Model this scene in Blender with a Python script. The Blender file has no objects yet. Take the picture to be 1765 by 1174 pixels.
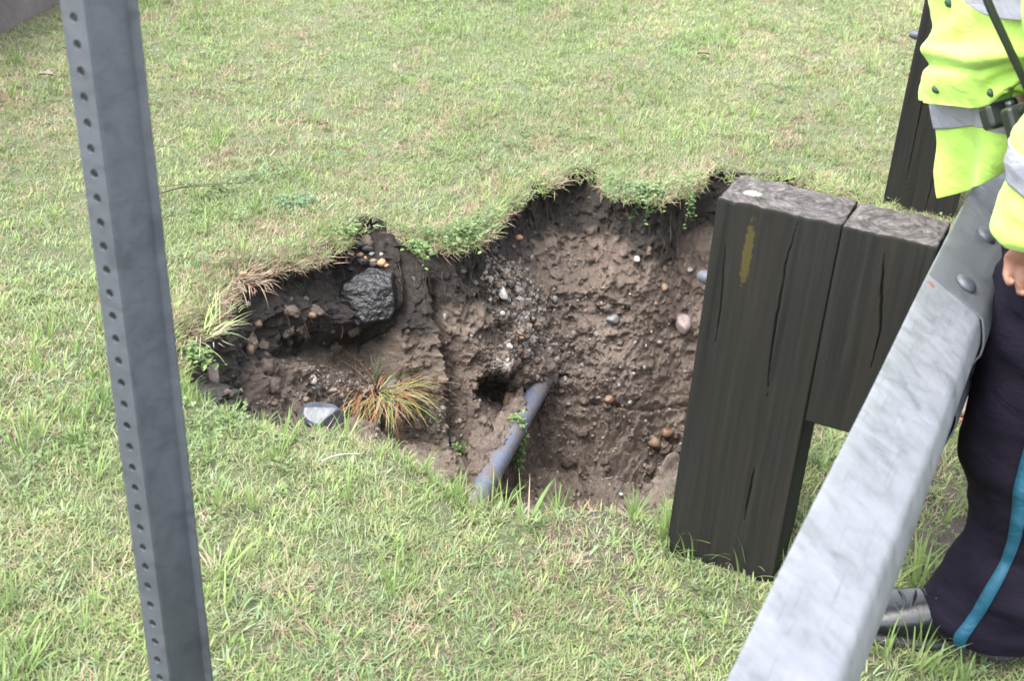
import bpy, bmesh, math, random
import numpy as np
from mathutils import Vector, Matrix, Euler, Quaternion

# ---------------------------------------------------------------- camera
S = bpy.context.scene
COL = S.collection
CAM = np.array([0.52627, -2.06960, 1.49848])
CR = np.array([0.90592799, 0.41724564, 0.07211491])
CU = np.array([-0.25071852, 0.3913271, 0.88543962])
CW = np.array([-0.34122531, 0.82022508, -0.45912538])
FPX = 2421.54
cd = bpy.data.cameras.new("Camera")
cam = bpy.data.objects.new("Camera", cd)
COL.objects.link(cam)
cd.sensor_width = 23.6
cd.lens = FPX / 1765 * 23.6
cd.clip_start = 0.05
cd.clip_end = 400
cd.dof.use_dof = True
cd.dof.focus_distance = 3.35
cd.dof.aperture_fstop = 6.3
cam.matrix_world = Matrix(((CR[0], CU[0], -CW[0], CAM[0]), (CR[1], CU[1], -CW[1], CAM[1]), (CR[2], CU[2], -CW[2], CAM[2]), (0, 0, 0, 1)))
S.camera = cam

# ---------------------------------------------------------------- sky and sun
W = bpy.data.worlds.new("World")
S.world = W
W.use_nodes = True
nt = W.node_tree
bg = nt.nodes['Background']
sky = nt.nodes.new('ShaderNodeTexSky')
sky.sky_type = 'NISHITA'
sky.sun_disc = False
SUN_EL, SUN_AZ = math.radians(60), math.radians(-150)   # azimuth of the sun seen from above, from +Y clockwise
sky.sun_elevation = SUN_EL
sky.sun_rotation = SUN_AZ
sky.air_density = 1.0
sky.dust_density = 3.0
hs = nt.nodes.new('ShaderNodeHueSaturation')
hs.inputs['Saturation'].default_value = 0.30
nt.links.new(sky.outputs[0], hs.inputs['Color'])
nt.links.new(hs.outputs[0], bg.inputs[0])
bg.inputs[1].default_value = 0.15
sd = bpy.data.lights.new("Sun", 'SUN')
sd.energy = 0.85
sd.angle = math.radians(40)
sd.color = (1.0, 0.965, 0.90)
sun = bpy.data.objects.new("Sun", sd)
COL.objects.link(sun)
sdir = Vector((math.sin(SUN_AZ) * math.cos(SUN_EL), math.cos(SUN_AZ) * math.cos(SUN_EL), math.sin(SUN_EL)))
sun.rotation_euler = sdir.to_track_quat('Z', 'Y').to_euler()
S.view_settings.view_transform = 'Standard'
S.view_settings.look = 'None'
S.view_settings.exposure = 2.7
S.view_settings.gamma = 1.0

# ---------------------------------------------------------------- numeric helpers
def _hash(ix, iy, iz, seed):
    h = (ix.astype(np.int64) * 374761393 + iy.astype(np.int64) * 668265263 + iz.astype(np.int64) * 2147483647 + seed * 144665) & 0x7fffffff
    h = ((h ^ (h >> 13)) * 1274126177) & 0x7fffffff
    h = ((h ^ (h >> 11)) * 668265263) & 0x7fffffff
    return ((h ^ (h >> 16)) & 0xffffff) / float(0xffffff)

def vnoise(p, scale, seed=0):
    q = np.asarray(p) * scale
    i = np.floor(q).astype(np.int64)
    f = q - i
    f = f * f * f * (f * (f * 6 - 15) + 10)
    o = 0
    for dx in (0, 1):
        wx = f[..., 0] if dx else 1 - f[..., 0]
        for dy in (0, 1):
            wy = f[..., 1] if dy else 1 - f[..., 1]
            for dz in (0, 1):
                wz = f[..., 2] if dz else 1 - f[..., 2]
                o = o + wx * wy * wz * _hash(i[..., 0] + dx, i[..., 1] + dy, i[..., 2] + dz, seed)
    return o * 2 - 1

def fbm(p, scale, octv=4, seed=0, gain=0.5):
    a, s, o = 1.0, scale, 0
    for k in range(octv):
        o = o + a * vnoise(p, s, seed + k * 17)
        a *= gain
        s *= 2.03
    return o

def P3(x, y, z=0.0):
    x = np.asarray(x, float)
    y = np.asarray(y, float)
    return np.stack([x, y, np.broadcast_to(z, x.shape)], -1)

def smooth(a, b, x):
    t = np.clip((x - a) / (b - a), 0, 1)
    return t * t * (3 - 2 * t)

def ground_z(x, y):
    x = np.asarray(x, float)
    y = np.asarray(y, float)
    z = 0.018 * np.clip(y, -2, 8)
    z = z + 0.012 * vnoise(P3(x, y), 1.3, 3) * smooth(0.1, 0.6, np.hypot(x - 0.1, y - 0.05))
    z = z + 0.10 * smooth(-1.4, -6, x)
    return z

def ray(px, py):
    return CW * FPX + CR * (px - 882.5) - CU * (py - 587)

def G(px, py, dz=0.0):
    "the point of the lawn seen there"
    d = ray(px, py)
    z = 0.0
    for _ in range(12):
        P = CAM + d * (z - CAM[2]) / d[2]
        z = float(ground_z(P[0], P[1])) + dz
    return np.array([P[0], P[1], z])

def AZ(px, py, z):
    d = ray(px, py)
    return CAM + d * (z - CAM[2]) / d[2]

def AY(px, py, Y):
    d = ray(px, py)
    return CAM + d * (Y - CAM[1]) / d[1]

def PJ(P):
    d = np.asarray(P) - CAM
    w = d @ CW
    return np.stack([882.5 + FPX * (d @ CR) / w, 587 - FPX * (d @ CU) / w], -1)

# ---------------------------------------------------------------- mesh helpers
class MB:
    def __init__(s):
        s.v, s.f, s.n = [], [], 0
    def add(s, v, f):
        v = np.asarray(v, float).reshape(-1, 3)
        s.v.append(v)
        s.f += [tuple(i + s.n for i in q) for q in f]
        s.n += len(v)
        return s
    def box(s, lo, hi):
        a, b = lo, hi
        v = [(a[0], a[1], a[2]), (b[0], a[1], a[2]), (b[0], b[1], a[2]), (a[0], b[1], a[2]), (a[0], a[1], b[2]), (b[0], a[1], b[2]), (b[0], b[1], b[2]), (a[0], b[1], b[2])]
        return s.add(v, [(0, 3, 2, 1), (4, 5, 6, 7), (0, 1, 5, 4), (1, 2, 6, 5), (2, 3, 7, 6), (3, 0, 4, 7)])
    def tube(s, pts, rad, n=8, cap=True, flat=1.0):
        pts = [np.asarray(p, float) for p in pts]
        m = len(pts)
        if np.isscalar(rad):
            rad = [rad] * m
        prev = None
        V = []
        for i in range(m):
            t = pts[min(i + 1, m - 1)] - pts[max(i - 1, 0)]
            t = t / (np.linalg.norm(t) + 1e-12)
            if prev is None:
                a = np.array([0, 0, 1.]) if abs(t[2]) < .9 else np.array([1., 0, 0])
            else:
                a = prev
            x = a - t * (a @ t)
            x /= np.linalg.norm(x)
            prev = x
            y = np.cross(t, x)
            for k in range(n):
                an = 2 * math.pi * k / n
                V.append(pts[i] + rad[i] * (math.cos(an) * x + flat * math.sin(an) * y))
        F = []
        for i in range(m - 1):
            for k in range(n):
                F.append((i * n + k, i * n + (k + 1) % n, (i + 1) * n + (k + 1) % n, (i + 1) * n + k))
        if cap:
            F.append(tuple(range(n - 1, -1, -1)))
            F.append(tuple((m - 1) * n + k for k in range(n)))
        return s.add(V, F)
    def loft(s, rings, cap=True, closed=True):
        n = len(rings[0])
        V = np.concatenate([np.asarray(r, float) for r in rings])
        F = []
        for i in range(len(rings) - 1):
            for k in range(n if closed else n - 1):
                F.append((i * n + k, i * n + (k + 1) % n, (i + 1) * n + (k + 1) % n, (i + 1) * n + k))
        if cap and closed:
            F.append(tuple(range(n - 1, -1, -1)))
            F.append(tuple((len(rings) - 1) * n + k for k in range(n)))
        return s.add(V, F)
    def build(s, name, mat=None, parent=None, sm=True, loc=None, fix=True):
        me = bpy.data.meshes.new(name)
        v = np.concatenate(s.v) if s.v else np.zeros((0, 3))
        o = bpy.data.objects.new(name, me)
        if parent is not None:
            off = np.array(parent.location)
        elif loc is not None:
            off = np.array(loc, float)
            o.location = tuple(off)
        else:
            off = np.zeros(3)
        me.from_pydata((v - off).tolist(), [], s.f)
        if fix:
            bm = bmesh.new()
            bm.from_mesh(me)
            bmesh.ops.recalc_face_normals(bm, faces=bm.faces)
            bm.to_mesh(me)
            bm.free()
        if sm:
            me.shade_smooth()
        if mat:
            me.materials.append(mat)
        COL.objects.link(o)
        if parent is not None:
            o.parent = parent
        return o

def tag(o, label=None, cat=None, group=None, kind=None):
    if label: o['label'] = label
    if cat: o['category'] = cat
    if group: o['group'] = group
    if kind: o['kind'] = kind
    return o

def empty(name, loc, label, cat, group=None):
    o = bpy.data.objects.new(name, None)
    o.empty_display_size = .05
    o.location = tuple(float(a) for a in loc)
    COL.objects.link(o)
    return tag(o, label, cat, group)

def bevel(o, w, seg=2, ang=40):
    m = o.modifiers.new('bevel', 'BEVEL')
    m.width = w
    m.segments = seg
    m.limit_method = 'ANGLE'
    m.angle_limit = math.radians(ang)
    return o

def grid_mesh(name, V, nu, nv, mat, closed=False, attrs=None, sm=True):
    "V shaped (nu, nv, 3)"
    me = bpy.data.meshes.new(name)
    idx = np.arange(nu * nv).reshape(nu, nv)
    if closed:
        idx = np.concatenate([idx, idx[:1]], 0)
    q = np.stack([idx[:-1, :-1], idx[1:, :-1], idx[1:, 1:], idx[:-1, 1:]], -1).reshape(-1, 4)
    me.vertices.add(nu * nv)
    me.vertices.foreach_set('co', V.reshape(-1).astype(np.float32))
    me.loops.add(q.size)
    me.loops.foreach_set('vertex_index', q.reshape(-1).astype(np.int32))
    me.polygons.add(len(q))
    me.polygons.foreach_set('loop_start', (np.arange(len(q)) * 4).astype(np.int32))
    me.update(calc_edges=True)
    if sm:
        me.shade_smooth()
    for k, a in (attrs or {}).items():
        at = me.attributes.new(k, 'FLOAT', 'POINT')
        at.data.foreach_set('value', a.reshape(-1).astype(np.float32))
    me.materials.append(mat)
    o = bpy.data.objects.new(name, me)
    COL.objects.link(o)
    return o

# ---------------------------------------------------------------- materials
class NT:
    def __init__(s, name):
        s.m = bpy.data.materials.new(name)
        s.m.use_nodes = True
        s.t = s.m.node_tree
        s.b = s.t.nodes['Principled BSDF']
        s.out = s.t.nodes['Material Output']
    def n(s, typ, **k):
        o = s.t.nodes.new(typ)
        for a, b in k.items():
            if a.startswith('i_'):
                o.inputs[a[2:].replace('_', ' ')].default_value = b
            else:
                setattr(o, a, b)
        return o
    def l(s, a, b):
        s.t.links.new(a, b)
    def co(s, kind='Object'):
        return s.n('ShaderNodeTexCoord').outputs[kind]
    def mp(s, src, scale=(1, 1, 1), loc=(0, 0, 0), rot=(0, 0, 0)):
        o = s.n('ShaderNodeMapping')
        o.inputs['Scale'].default_value = scale
        o.inputs['Location'].default_value = loc
        o.inputs['Rotation'].default_value = rot
        s.l(src, o.inputs[0])
        return o.outputs[0]
    def noise(s, src, scale, detail=4, rough=.55, dist=0):
        o = s.n('ShaderNodeTexNoise')
        o.inputs['Scale'].default_value = scale
        o.inputs['Detail'].default_value = detail
        o.inputs['Roughness'].default_value = rough
        o.inputs['Distortion'].default_value = dist
        if src is not None: s.l(src, o.inputs['Vector'])
        return o.outputs['Fac']
    def vor(s, src, scale, out='Distance', feature='F1', rnd=1):
        o = s.n('ShaderNodeTexVoronoi')
        o.feature = feature
        o.inputs['Scale'].default_value = scale
        o.inputs['Randomness'].default_value = rnd
        if src is not None: s.l(src, o.inputs['Vector'])
        return o.outputs[out]
    def ramp(s, fac, stops, interp='LINEAR'):
        o = s.n('ShaderNodeValToRGB')
        o.color_ramp.interpolation = interp
        e = o.color_ramp.elements
        while len(e) < len(stops): e.new(.5)
        for i, (p, c) in enumerate(stops):
            e[i].position = p
            e[i].color = (c, c, c, 1) if np.isscalar(c) else (*c, 1)
        s.l(fac, o.inputs[0])
        return o.outputs[0]
    def mix(s, fac, a, b, typ='MIX'):
        o = s.n('ShaderNodeMix', data_type='RGBA', blend_type=typ)
        for sock, v in ((o.inputs['Factor'], fac), (o.inputs[6], a), (o.inputs[7], b)):
            if hasattr(v, 'is_output'): s.l(v, sock)
            elif sock.type == 'RGBA': sock.default_value = (*v, 1) if not np.isscalar(v) else (v, v, v, 1)
            else: sock.default_value = v
        return o.outputs[2]
    def math(s, op, a, b=None, clamp=False):
        o = s.n('ShaderNodeMath', operation=op, use_clamp=clamp)
        for i, v in enumerate((a, b)):
            if v is None: continue
            if hasattr(v, 'is_output'): s.l(v, o.inputs[i])
            else: o.inputs[i].default_value = v
        return o.outputs[0]
    def bump(s, h, strength=.5, dist=.01, prev=None):
        o = s.n('ShaderNodeBump')
        o.inputs['Strength'].default_value = strength
        o.inputs['Distance'].default_value = dist
        s.l(h, o.inputs['Height'])
        if prev is not None: s.l(prev, o.inputs['Normal'])
        s.l(o.outputs[0], s.b.inputs['Normal'])
        return o.outputs[0]
    def attr(s, name, typ='GEOMETRY'):
        o = s.n('ShaderNodeAttribute', attribute_name=name, attribute_type=typ)
        return o.outputs['Fac']
    def set(s, **k):
        for a, v in k.items():
            sock = s.b.inputs[a.replace('_', ' ')]
            if hasattr(v, 'is_output'): s.l(v, sock)
            else: sock.default_value = (*v, 1) if isinstance(v, tuple) and len(v) == 3 and sock.type == 'RGBA' else v
        return s.m

def simple(name, col, rough=.6, metal=0., var=.25, scale=30, bump=.3, bd=.002, spec=.5):
    t = NT(name)
    c = t.co()
    n = t.noise(c, scale, 5)
    dk = tuple(a * (1 - var) for a in col)
    lt = tuple(min(1, a * (1 + var)) for a in col)
    t.set(Base_Color=t.ramp(n, [(.25, dk), (.75, lt)]), Roughness=rough, Metallic=metal)
    t.b.inputs['Specular IOR Level'].default_value = spec
    t.bump(t.noise(c, scale * 3, 5), bump, bd)
    return t.m

def mat_soil():
    t = NT('damp_soil')
    p = t.n('ShaderNodeNewGeometry').outputs['Position']
    dark = t.attr('topsoil')
    grv = t.attr('gravel')
    n1 = t.noise(p, 9, 5, .6)
    n2 = t.noise(p, 60, 6, .65)
    base = t.ramp(n1, [(.3, (.140, .104, .082)), (.5, (.212, .163, .130)), (.72, (.290, .232, .188))])
    base = t.mix(t.ramp(n2, [(.35, .0), (.7, 1.)]), t.mix(.45, base, (.03, .021, .016)), base)
    gcol = t.ramp(t.vor(p, 120, 'Color'), [(.2, (.06, .05, .045)), (.5, (.16, .14, .12)), (.8, (.30, .27, .24))])
    base = t.mix(t.math('MULTIPLY', grv, t.ramp(t.noise(p, 22, 4), [(.35, .15), (.6, .9)])), base, gcol)
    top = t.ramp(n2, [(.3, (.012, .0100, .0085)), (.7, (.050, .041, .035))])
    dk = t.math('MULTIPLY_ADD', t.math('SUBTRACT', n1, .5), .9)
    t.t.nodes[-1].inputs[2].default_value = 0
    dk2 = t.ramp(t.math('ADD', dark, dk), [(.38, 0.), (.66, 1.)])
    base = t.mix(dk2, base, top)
    # small pale grit
    vd = t.vor(p, 150, 'Distance')
    vc = t.vor(p, 150, 'Color')
    sep = t.n('ShaderNodeSeparateColor')
    t.l(vc, sep.inputs[0])
    spk = t.math('MULTIPLY', t.ramp(vd, [(.22, 1.), (.34, 0.)]), t.ramp(sep.outputs[0], [(.86, 0.), (.92, .8)]))
    spk = t.math('MULTIPLY', spk, t.math('SUBTRACT', 1., t.math('MULTIPLY', dk2, .8)))
    gc = t.ramp(sep.outputs[1], [(.0, (.20, .16, .12)), (.4, (.34, .31, .28)), (.7, (.12, .11, .11)), (1., (.38, .24, .13))])
    base = t.mix(spk, base, gc)
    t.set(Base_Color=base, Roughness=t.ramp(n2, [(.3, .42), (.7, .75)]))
    t.b.inputs['Specular IOR Level'].default_value = .45
    h = t.math('ADD', t.math('MULTIPLY', t.noise(p, 170, 8, .78), 1.4), t.math('MULTIPLY', spk, .7))
    h = t.math('ADD', h, t.math('MULTIPLY', t.noise(p, 40, 6, .6), 1.5))
    t.bump(h, .95, .011)
    return t.m

def mat_turf():
    t = NT('turf_soil')
    p = t.n('ShaderNodeNewGeometry').outputs['Position']
    n = t.noise(p, 130, 8, .75)
    c = t.ramp(n, [(.3, (.055, .068, .032)), (.5, (.105, .125, .058)), (.62, (.15, .15, .085)), (.8, (.19, .155, .11))])
    ve = t.n('ShaderNodeVectorMath', operation='DISTANCE'); t.l(p, ve.inputs[0]); ve.inputs[1].default_value = (.56, .42, .01)
    vb = t.n('ShaderNodeVectorMath', operation='DISTANCE'); t.l(p, vb.inputs[0]); vb.inputs[1].default_value = (-.10, -.03, 0)
    dm = t.math('MINIMUM', ve.outputs['Value'], t.math('MULTIPLY', vb.outputs['Value'], 2.0))
    bare = t.ramp(t.math('ADD', dm, t.math('MULTIPLY', t.math('SUBTRACT', t.noise(p, 14, 5, .65), .5), .45)), [(.20, 1.), (.34, 0.)])
    grn = t.ramp(t.noise(p, 320, 6, .8), [(.3, (.045, .034, .028)), (.5, (.115, .085, .070)), (.66, (.20, .155, .13)), (.75, (.30, .26, .23))])
    c = t.mix(bare, c, grn)
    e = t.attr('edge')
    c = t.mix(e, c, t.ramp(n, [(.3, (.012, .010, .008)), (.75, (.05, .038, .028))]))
    t.set(Base_Color=c, Roughness=.85)
    t.bump(t.noise(p, 190, 8, .8), 1., .012)
    return t.m

def mat_blade(name, cols, rough=.55, trans=.38):
    t = NT(name)
    p = t.n('ShaderNodeNewGeometry').outputs['Position']
    pm = t.mp(p, (1, .16, 1), rot=(0, 0, -.09))
    n = t.noise(pm, 3.6, 4, .6)
    rnd = t.n('ShaderNodeObjectInfo').outputs['Random']
    f = t.math('ADD', t.math('MULTIPLY', n, .8), t.math('MULTIPLY', rnd, .34))
    f = t.math('ADD', f, t.math('MULTIPLY', t.math('SUBTRACT', t.noise(p, 55, 2), .5), .45))
    k = len(cols)
    c = t.ramp(f, [(.22 + .56 * i / (k - 1), cc) for i, cc in enumerate(cols)])
    t.set(Base_Color=c, Roughness=rough)
    t.b.inputs['Specular IOR Level'].default_value = .28
    tr = t.n('ShaderNodeBsdfTranslucent')
    t.l(c, tr.inputs[0])
    ms = t.n('ShaderNodeMixShader')
    ms.inputs[0].default_value = trans
    t.l(t.b.outputs[0], ms.inputs[1])
    t.l(tr.outputs[0], ms.inputs[2])
    t.l(ms.outputs[0], t.out.inputs[0])
    return t.m

def mat_galv(name, lo, hi, rough=.42, metal=.55, streak=(1, .25, 1)):
    t = NT(name)
    c = t.co()
    dg = t.mp(c, (.6, 1.5, 1.5), rot=(.2, .5, .6))
    n = t.noise(dg, 26, 9, .68, .9)
    n2 = t.noise(c, 13, 8, .68, .4)
    n3 = t.noise(t.mp(c, (4.5, .25, 4.5)), 42, 7, .7)
    f = t.math('ADD', t.math('MULTIPLY', n, .48), t.math('MULTIPLY', n2, .52))
    col = t.ramp(f, [(.30, lo), (.5, tuple(a * .35 + b * .65 for a, b in zip(lo, hi))), (.66, hi)])
    col = t.mix(t.ramp(n3, [(.55, 0.), (.72, .45)]), col, tuple(a * .75 for a in lo))
    col = t.mix(t.ramp(t.noise(c, 11, 7, .7, .5), [(.60, 0.), (.70, .4)]), col, (lo[0] * .78, lo[1] * .84, lo[2] * .70))
    t.set(Base_Color=col, Metallic=metal, Roughness=t.ramp(n, [(.3, rough - .12), (.7, rough + .12)]))
    t.bump(t.noise(c, 110, 6), .15, .001)
    return t.m

def mat_wood(pith=(0, 0), marks=False):
    t = NT('weathered_timber')
    c = t.co()
    g1 = t.noise(t.mp(c, (1, 1, .035)), 95, 6, .6, .25)
    g2 = t.noise(t.mp(c, (1, 1, .02)), 30, 5, .6, .5)
    n = t.noise(c, 7, 5, .6)
    side = t.ramp(g1, [(.25, (.0018, .0018, .0018)), (.5, (.0062, .0064, .0057)), (.78, (.0145, .0140, .0125))])
    side = t.mix(t.ramp(g2, [(.38, 0.), (.66, .6)]), side, (.0120, .0098, .0070))
    side = t.mix(t.ramp(n, [(.42, 0.), (.68, .55)]), side, (.0072, .0095, .0060))
    side = t.mix(t.ramp(t.noise(c, 240, 3, .7), [(.62, 0.), (.76, .35)]), side, (.030, .030, .028))
    # end grain
    ob = t.mp(c, (1, 1, 0), (-pith[0], -pith[1], 0))
    wv = t.n('ShaderNodeTexWave', wave_type='RINGS', rings_direction='SPHERICAL')
    wv.inputs['Scale'].default_value = 27
    wv.inputs['Distortion'].default_value = 6.5
    wv.inputs['Detail'].default_value = 3
    wv.inputs['Detail Scale'].default_value = 1.4
    t.l(ob, wv.inputs['Vector'])
    en = t.noise(c, 45, 6, .7)
    cw = t.n('ShaderNodeVectorMath', operation='ADD')
    nv_ = t.n('ShaderNodeTexNoise'); nv_.inputs['Scale'].default_value = 60; t.l(c, nv_.inputs['Vector'])
    sc_ = t.n('ShaderNodeVectorMath', operation='SCALE'); sc_.inputs['Scale'].default_value = .02; t.l(nv_.outputs['Color'], sc_.inputs[0])
    t.l(t.mp(c, (1, 1, 0)), cw.inputs[0]); t.l(sc_.outputs[0], cw.inputs[1])
    crk = t.vor(cw.outputs[0], 34, 'Distance', 'DISTANCE_TO_EDGE')
    endc = t.ramp(t.math('ADD', t.math('MULTIPLY', wv.outputs['Fac'], .09), t.math('MULTIPLY', en, .92)), [(.32, (.018, .016, .016)), (.5, (.062, .055, .054)), (.72, (.140, .128, .127))])
    endc = t.mix(t.ramp(crk, [(.0, .75), (.022, 0.)]), endc, (.012, .011, .010))
    nz = t.n('ShaderNodeSeparateXYZ')
    t.l(t.n('ShaderNodeNewGeometry').outputs['True Normal'], nz.inputs[0])
    up = t.ramp(nz.outputs[2], [(.75, 0.), (.9, 1.)])
    col = t.mix(up, side, endc)
    # paint streak and lichen, both with a fixed place on the timber
    def spot(cx, cy, cz, sx, sy, sz):
        d = t.mp(c, (1 / sx, 1 / sy, 1 / sz), (-cx / sx, -cy / sy, -cz / sz))
        ln = t.n('ShaderNodeVectorMath', operation='LENGTH')
        t.l(d, ln.inputs[0])
        return t.math('ADD', ln.outputs['Value'], t.math('MULTIPLY', t.math('SUBTRACT', t.noise(c, 120, 5, .7), .5), 2.1))
    if marks:
        yl = t.ramp(spot(.062, 0, .612, .0085, .05, .062), [(.75, 1.), (1.15, 0.)])
        col = t.mix(t.math('MULTIPLY', yl, .75), col, (.045, .038, .008))
        li = t.ramp(spot(.042, .052, .694, .016, .012, .03), [(.7, 1.), (1.05, 0.)])
        col = t.mix(li, col, (.26, .29, .20))
    t.set(Base_Color=col, Roughness=.8)
    t.b.inputs['Specular IOR Level'].default_value = .22
    # incising slits
    inc = t.vor(t.mp(c, (1, 1, .16)), 42, 'Distance', 'F1', .55)
    slit = t.ramp(inc, [(.10, 0.), (.20, 1.)])
    hside = t.math('ADD', g1, t.math('MULTIPLY', slit, .5))
    hend = t.math('ADD', t.math('MULTIPLY', wv.outputs['Fac'], .12), t.math('ADD', en, t.ramp(crk, [(0., -0.), (.05, .8)])))
    hm = t.n('ShaderNodeMix', data_type='FLOAT')
    t.l(up, hm.inputs[0]); t.l(hside, hm.inputs[2]); t.l(hend, hm.inputs[3])
    t.bump(hm.outputs[0], .5, .0025)
    return t.m

M = {}
M['soil'] = mat_soil()
M['turf'] = mat_turf()
M['rail'] = mat_galv('galvanised_rail', (.085, .094, .100), (.205, .209, .240), .5, .3)
M['rail2'] = mat_galv('reflection_darkened_rail', (.055, .063, .070), (.105, .112, .124), .5, .3)  # far beam: dark reflections of jacket and trees put into the base colour
M['bolt'] = mat_galv('galvanised_bolt', (.028, .032, .040), (.07, .078, .092), .55, .2)
M['sign'] = mat_galv('galvanised_sign_post', (.038, .044, .053), (.082, .090, .106), .48, .35)
def mat_pipe():
    t = NT('grey_plastic')
    c = t.co()
    n = t.noise(c, 24, 7, .7)
    col = t.mix(t.ramp(n, [(.50, 0.), (.60, .9)]), t.mix(t.noise(c, 60, 4), (.070, .080, .112), (.095, .107, .145)), (.085, .066, .052))
    t.set(Base_Color=col, Roughness=t.ramp(n, [(.45, .35), (.6, .8)]))
    t.bump(n, .4, .003)
    return t.m
M['pvc'] = mat_pipe()
M['boulder'] = simple('wet_black_rock', (.0075, .0073, .0088), .34, 0, .45, 26, .9, .012, .6)
M['root'] = simple('root_fibre', (.07, .05, .035), .8, 0, .4, 60)
M['concrete'] = simple('old_concrete', (.095, .080, .078), .85, 0, .3, 9, .5, .01)

# ---------------------------------------------------------------- the ground and the sinkhole
NEAR = [(1150, 950), (1132, 915), (1100, 893), (1040, 890), (950, 890), (880, 876), (800, 862), (745, 828), (700, 800), (640, 778), (560, 756), (500, 745), (440, 726), (398, 716), (348, 702), (312, 684)]
FAR = [(290, 640), (292, 592), (332, 550), (372, 505), (392, 468), (430, 456), (505, 440), (560, 412), (588, 386), (630, 374), (668, 380), (695, 398), (760, 404), (815, 392), (845, 364), (872, 342), (905, 322), (942, 304), (975, 290), (1010, 286), (1040, 294), (1070, 318), (1120, 328), (1180, 318), (1215, 294), (1250, 290), (1320, 303), (1400, 302), (1450, 320), (1500, 338), (1532, 349)]
RIM = [G(*q)[:2] for q in NEAR + FAR] + [np.array(q) for q in ((.02, 1.85), (.09, 1.5), (.09, 1.0), (.05, .6), (.02, .32), (-.015, .14))]
RIM = np.array(RIM)
NN = len(NEAR)
NFAR = len(NEAR) + len(FAR)

def resample():
    "denser along the side one can see into"
    out, arc = [], []
    n = len(RIM)
    for i in range(n):
        p0, p1, p2, p3 = RIM[i - 1], RIM[i], RIM[(i + 1) % n], RIM[(i + 2) % n]
        L = np.linalg.norm(p2 - p1)
        far = NN - 2 <= i < NFAR
        k = max(2, int(L / (.0032 if far else .012)))
        for j in range(k):
            t = j / k
            c = .5 * ((2 * p1) + (p2 - p0) * t + (2 * p0 - 5 * p1 + 4 * p2 - p3) * t * t + (3 * p1 - p0 - 3 * p2 + p3) * t ** 3)
            out.append(.5 * c + .5 * (p1 + (p2 - p1) * t))
            arc.append(1.0 if far else 0.0)
    return np.array(out), np.array(arc)
rim, isfar = resample()
CEN = np.array([-.52, .78])
NU = len(rim)
k = np.ones(41) / 41
isfar = np.convolve(np.concatenate([isfar[-20:], isfar, isfar[:20]]), k, 'valid')
jit = fbm(P3(rim[:, 0], rim[:, 1]), 11, 3, 5) * .018
rad = rim - CEN
rl = np.linalg.norm(rad, axis=1, keepdims=True)
rimj = rim + rad / rl * jit[:, None]

FLOOR = np.array([(-1.22, .12, -.10), (-1.05, .14, -.12), (-.85, .16, -.15), (-1.25, .45, -.24), (-1.25, .8, -.42), (-1.0, .45, -.30), (-.8, .6, -.42), (-.62, .25, -.30),
                  (-.65, .9, -.66), (-.95, .95, -.55), (-.4, .25, -.55), (-.45, .7, -.72), (-.45, 1.1, -.84), (-.15, .5, -.72), (-.25, 1.2, -.88), (-.9, 1.35, -.78), (-.5, 1.7, -.95), (0, 1.8, -.9), (0, .2, -.5), (-.8, .02, -.2), (-.4, 0, -.4)])
def floor_z(x, y):
    d2 = (x[..., None] - FLOOR[:, 0]) ** 2 + (y[..., None] - FLOOR[:, 1]) ** 2
    w = 1 / (d2 + .004) ** 1.6
    return (w * FLOOR[:, 2]).sum(-1) / w.sum(-1)

NT_ = 330
tw = int(NT_ * .74)
ts = np.concatenate([np.linspace(0, 1, tw), 1 + np.linspace(0, 1, NT_ - tw + 1)[1:]])
V = np.zeros((NU, NT_, 3))
inn = np.where(isfar > .5, .40, .03)
inn = np.convolve(np.concatenate([inn[-60:], inn, inn[:60]]), np.ones(121) / 121, 'valid')
# left bay is steeper
inn = inn - .20 * isfar * smooth(-.95, -1.15, rim[:, 0])
inward = -rad / rl
def _conv(a_, n_):
    return np.stack([np.convolve(np.concatenate([a_[-n_:, c_], a_[:, c_], a_[:n_, c_]]), np.ones(2 * n_ + 1) / (2 * n_ + 1), 'valid') for c_ in range(a_.shape[1])], -1)
rimS = _conv(_conv(rim, 70), 70)
_rp = PJ(np.stack([rim[:, 0], rim[:, 1], ground_z(rim[:, 0], rim[:, 1])], -1))
_up = _rp[:, 1] < 560
shelf = np.where((_rp[:, 0] > 592) & (_rp[:, 0] < 684) & _up, 1., 0.)
shelf = _conv(shelf[:, None], 9)[:, 0]
bare_ = np.where(_up & (((_rp[:, 0] > 955) & (_rp[:, 0] < 1050)) | ((_rp[:, 0] > 1208) & (_rp[:, 0] < 1280))), 1., 0.)
under = 1 - np.maximum(shelf, .7 * _conv(bare_[:, None], 9)[:, 0])
zb = floor_z(rim[:, 0] + inward[:, 0] * inn, rim[:, 1] + inward[:, 1] * inn)
gz = ground_z(rim[:, 0], rim[:, 1])
for j, t in enumerate(ts):
    if t <= 1:
        z = gz - .012 + (zb - gz) * t
        off = inn * t ** 1.15 - .035 * under * np.sin(math.pi * min(1, t / .35)) - .012 + shelf * .10 * smooth(0., .14, t)
        off = off * np.ones(NU)
        bl = float(smooth(.06, .5, t)) * .85
        q = rimj * (1 - bl) + rimS * bl + inward * off[:, None]
        V[:, j, 0], V[:, j, 1], V[:, j, 2] = q[:, 0], q[:, 1], z
    else:
        s = t - 1
        q0 = rimj * .15 + rimS * .85 + inward * (inn - .012 + shelf * .10)[:, None]
        q = q0 * (1 - s) + CEN * s
        f = floor_z(q[:, 0], q[:, 1])
        V[:, j, 0], V[:, j, 1] = q[:, 0], q[:, 1]
        V[:, j, 2] = f * smooth(0, .12, s) + zb * (1 - smooth(0, .12, s))
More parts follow.
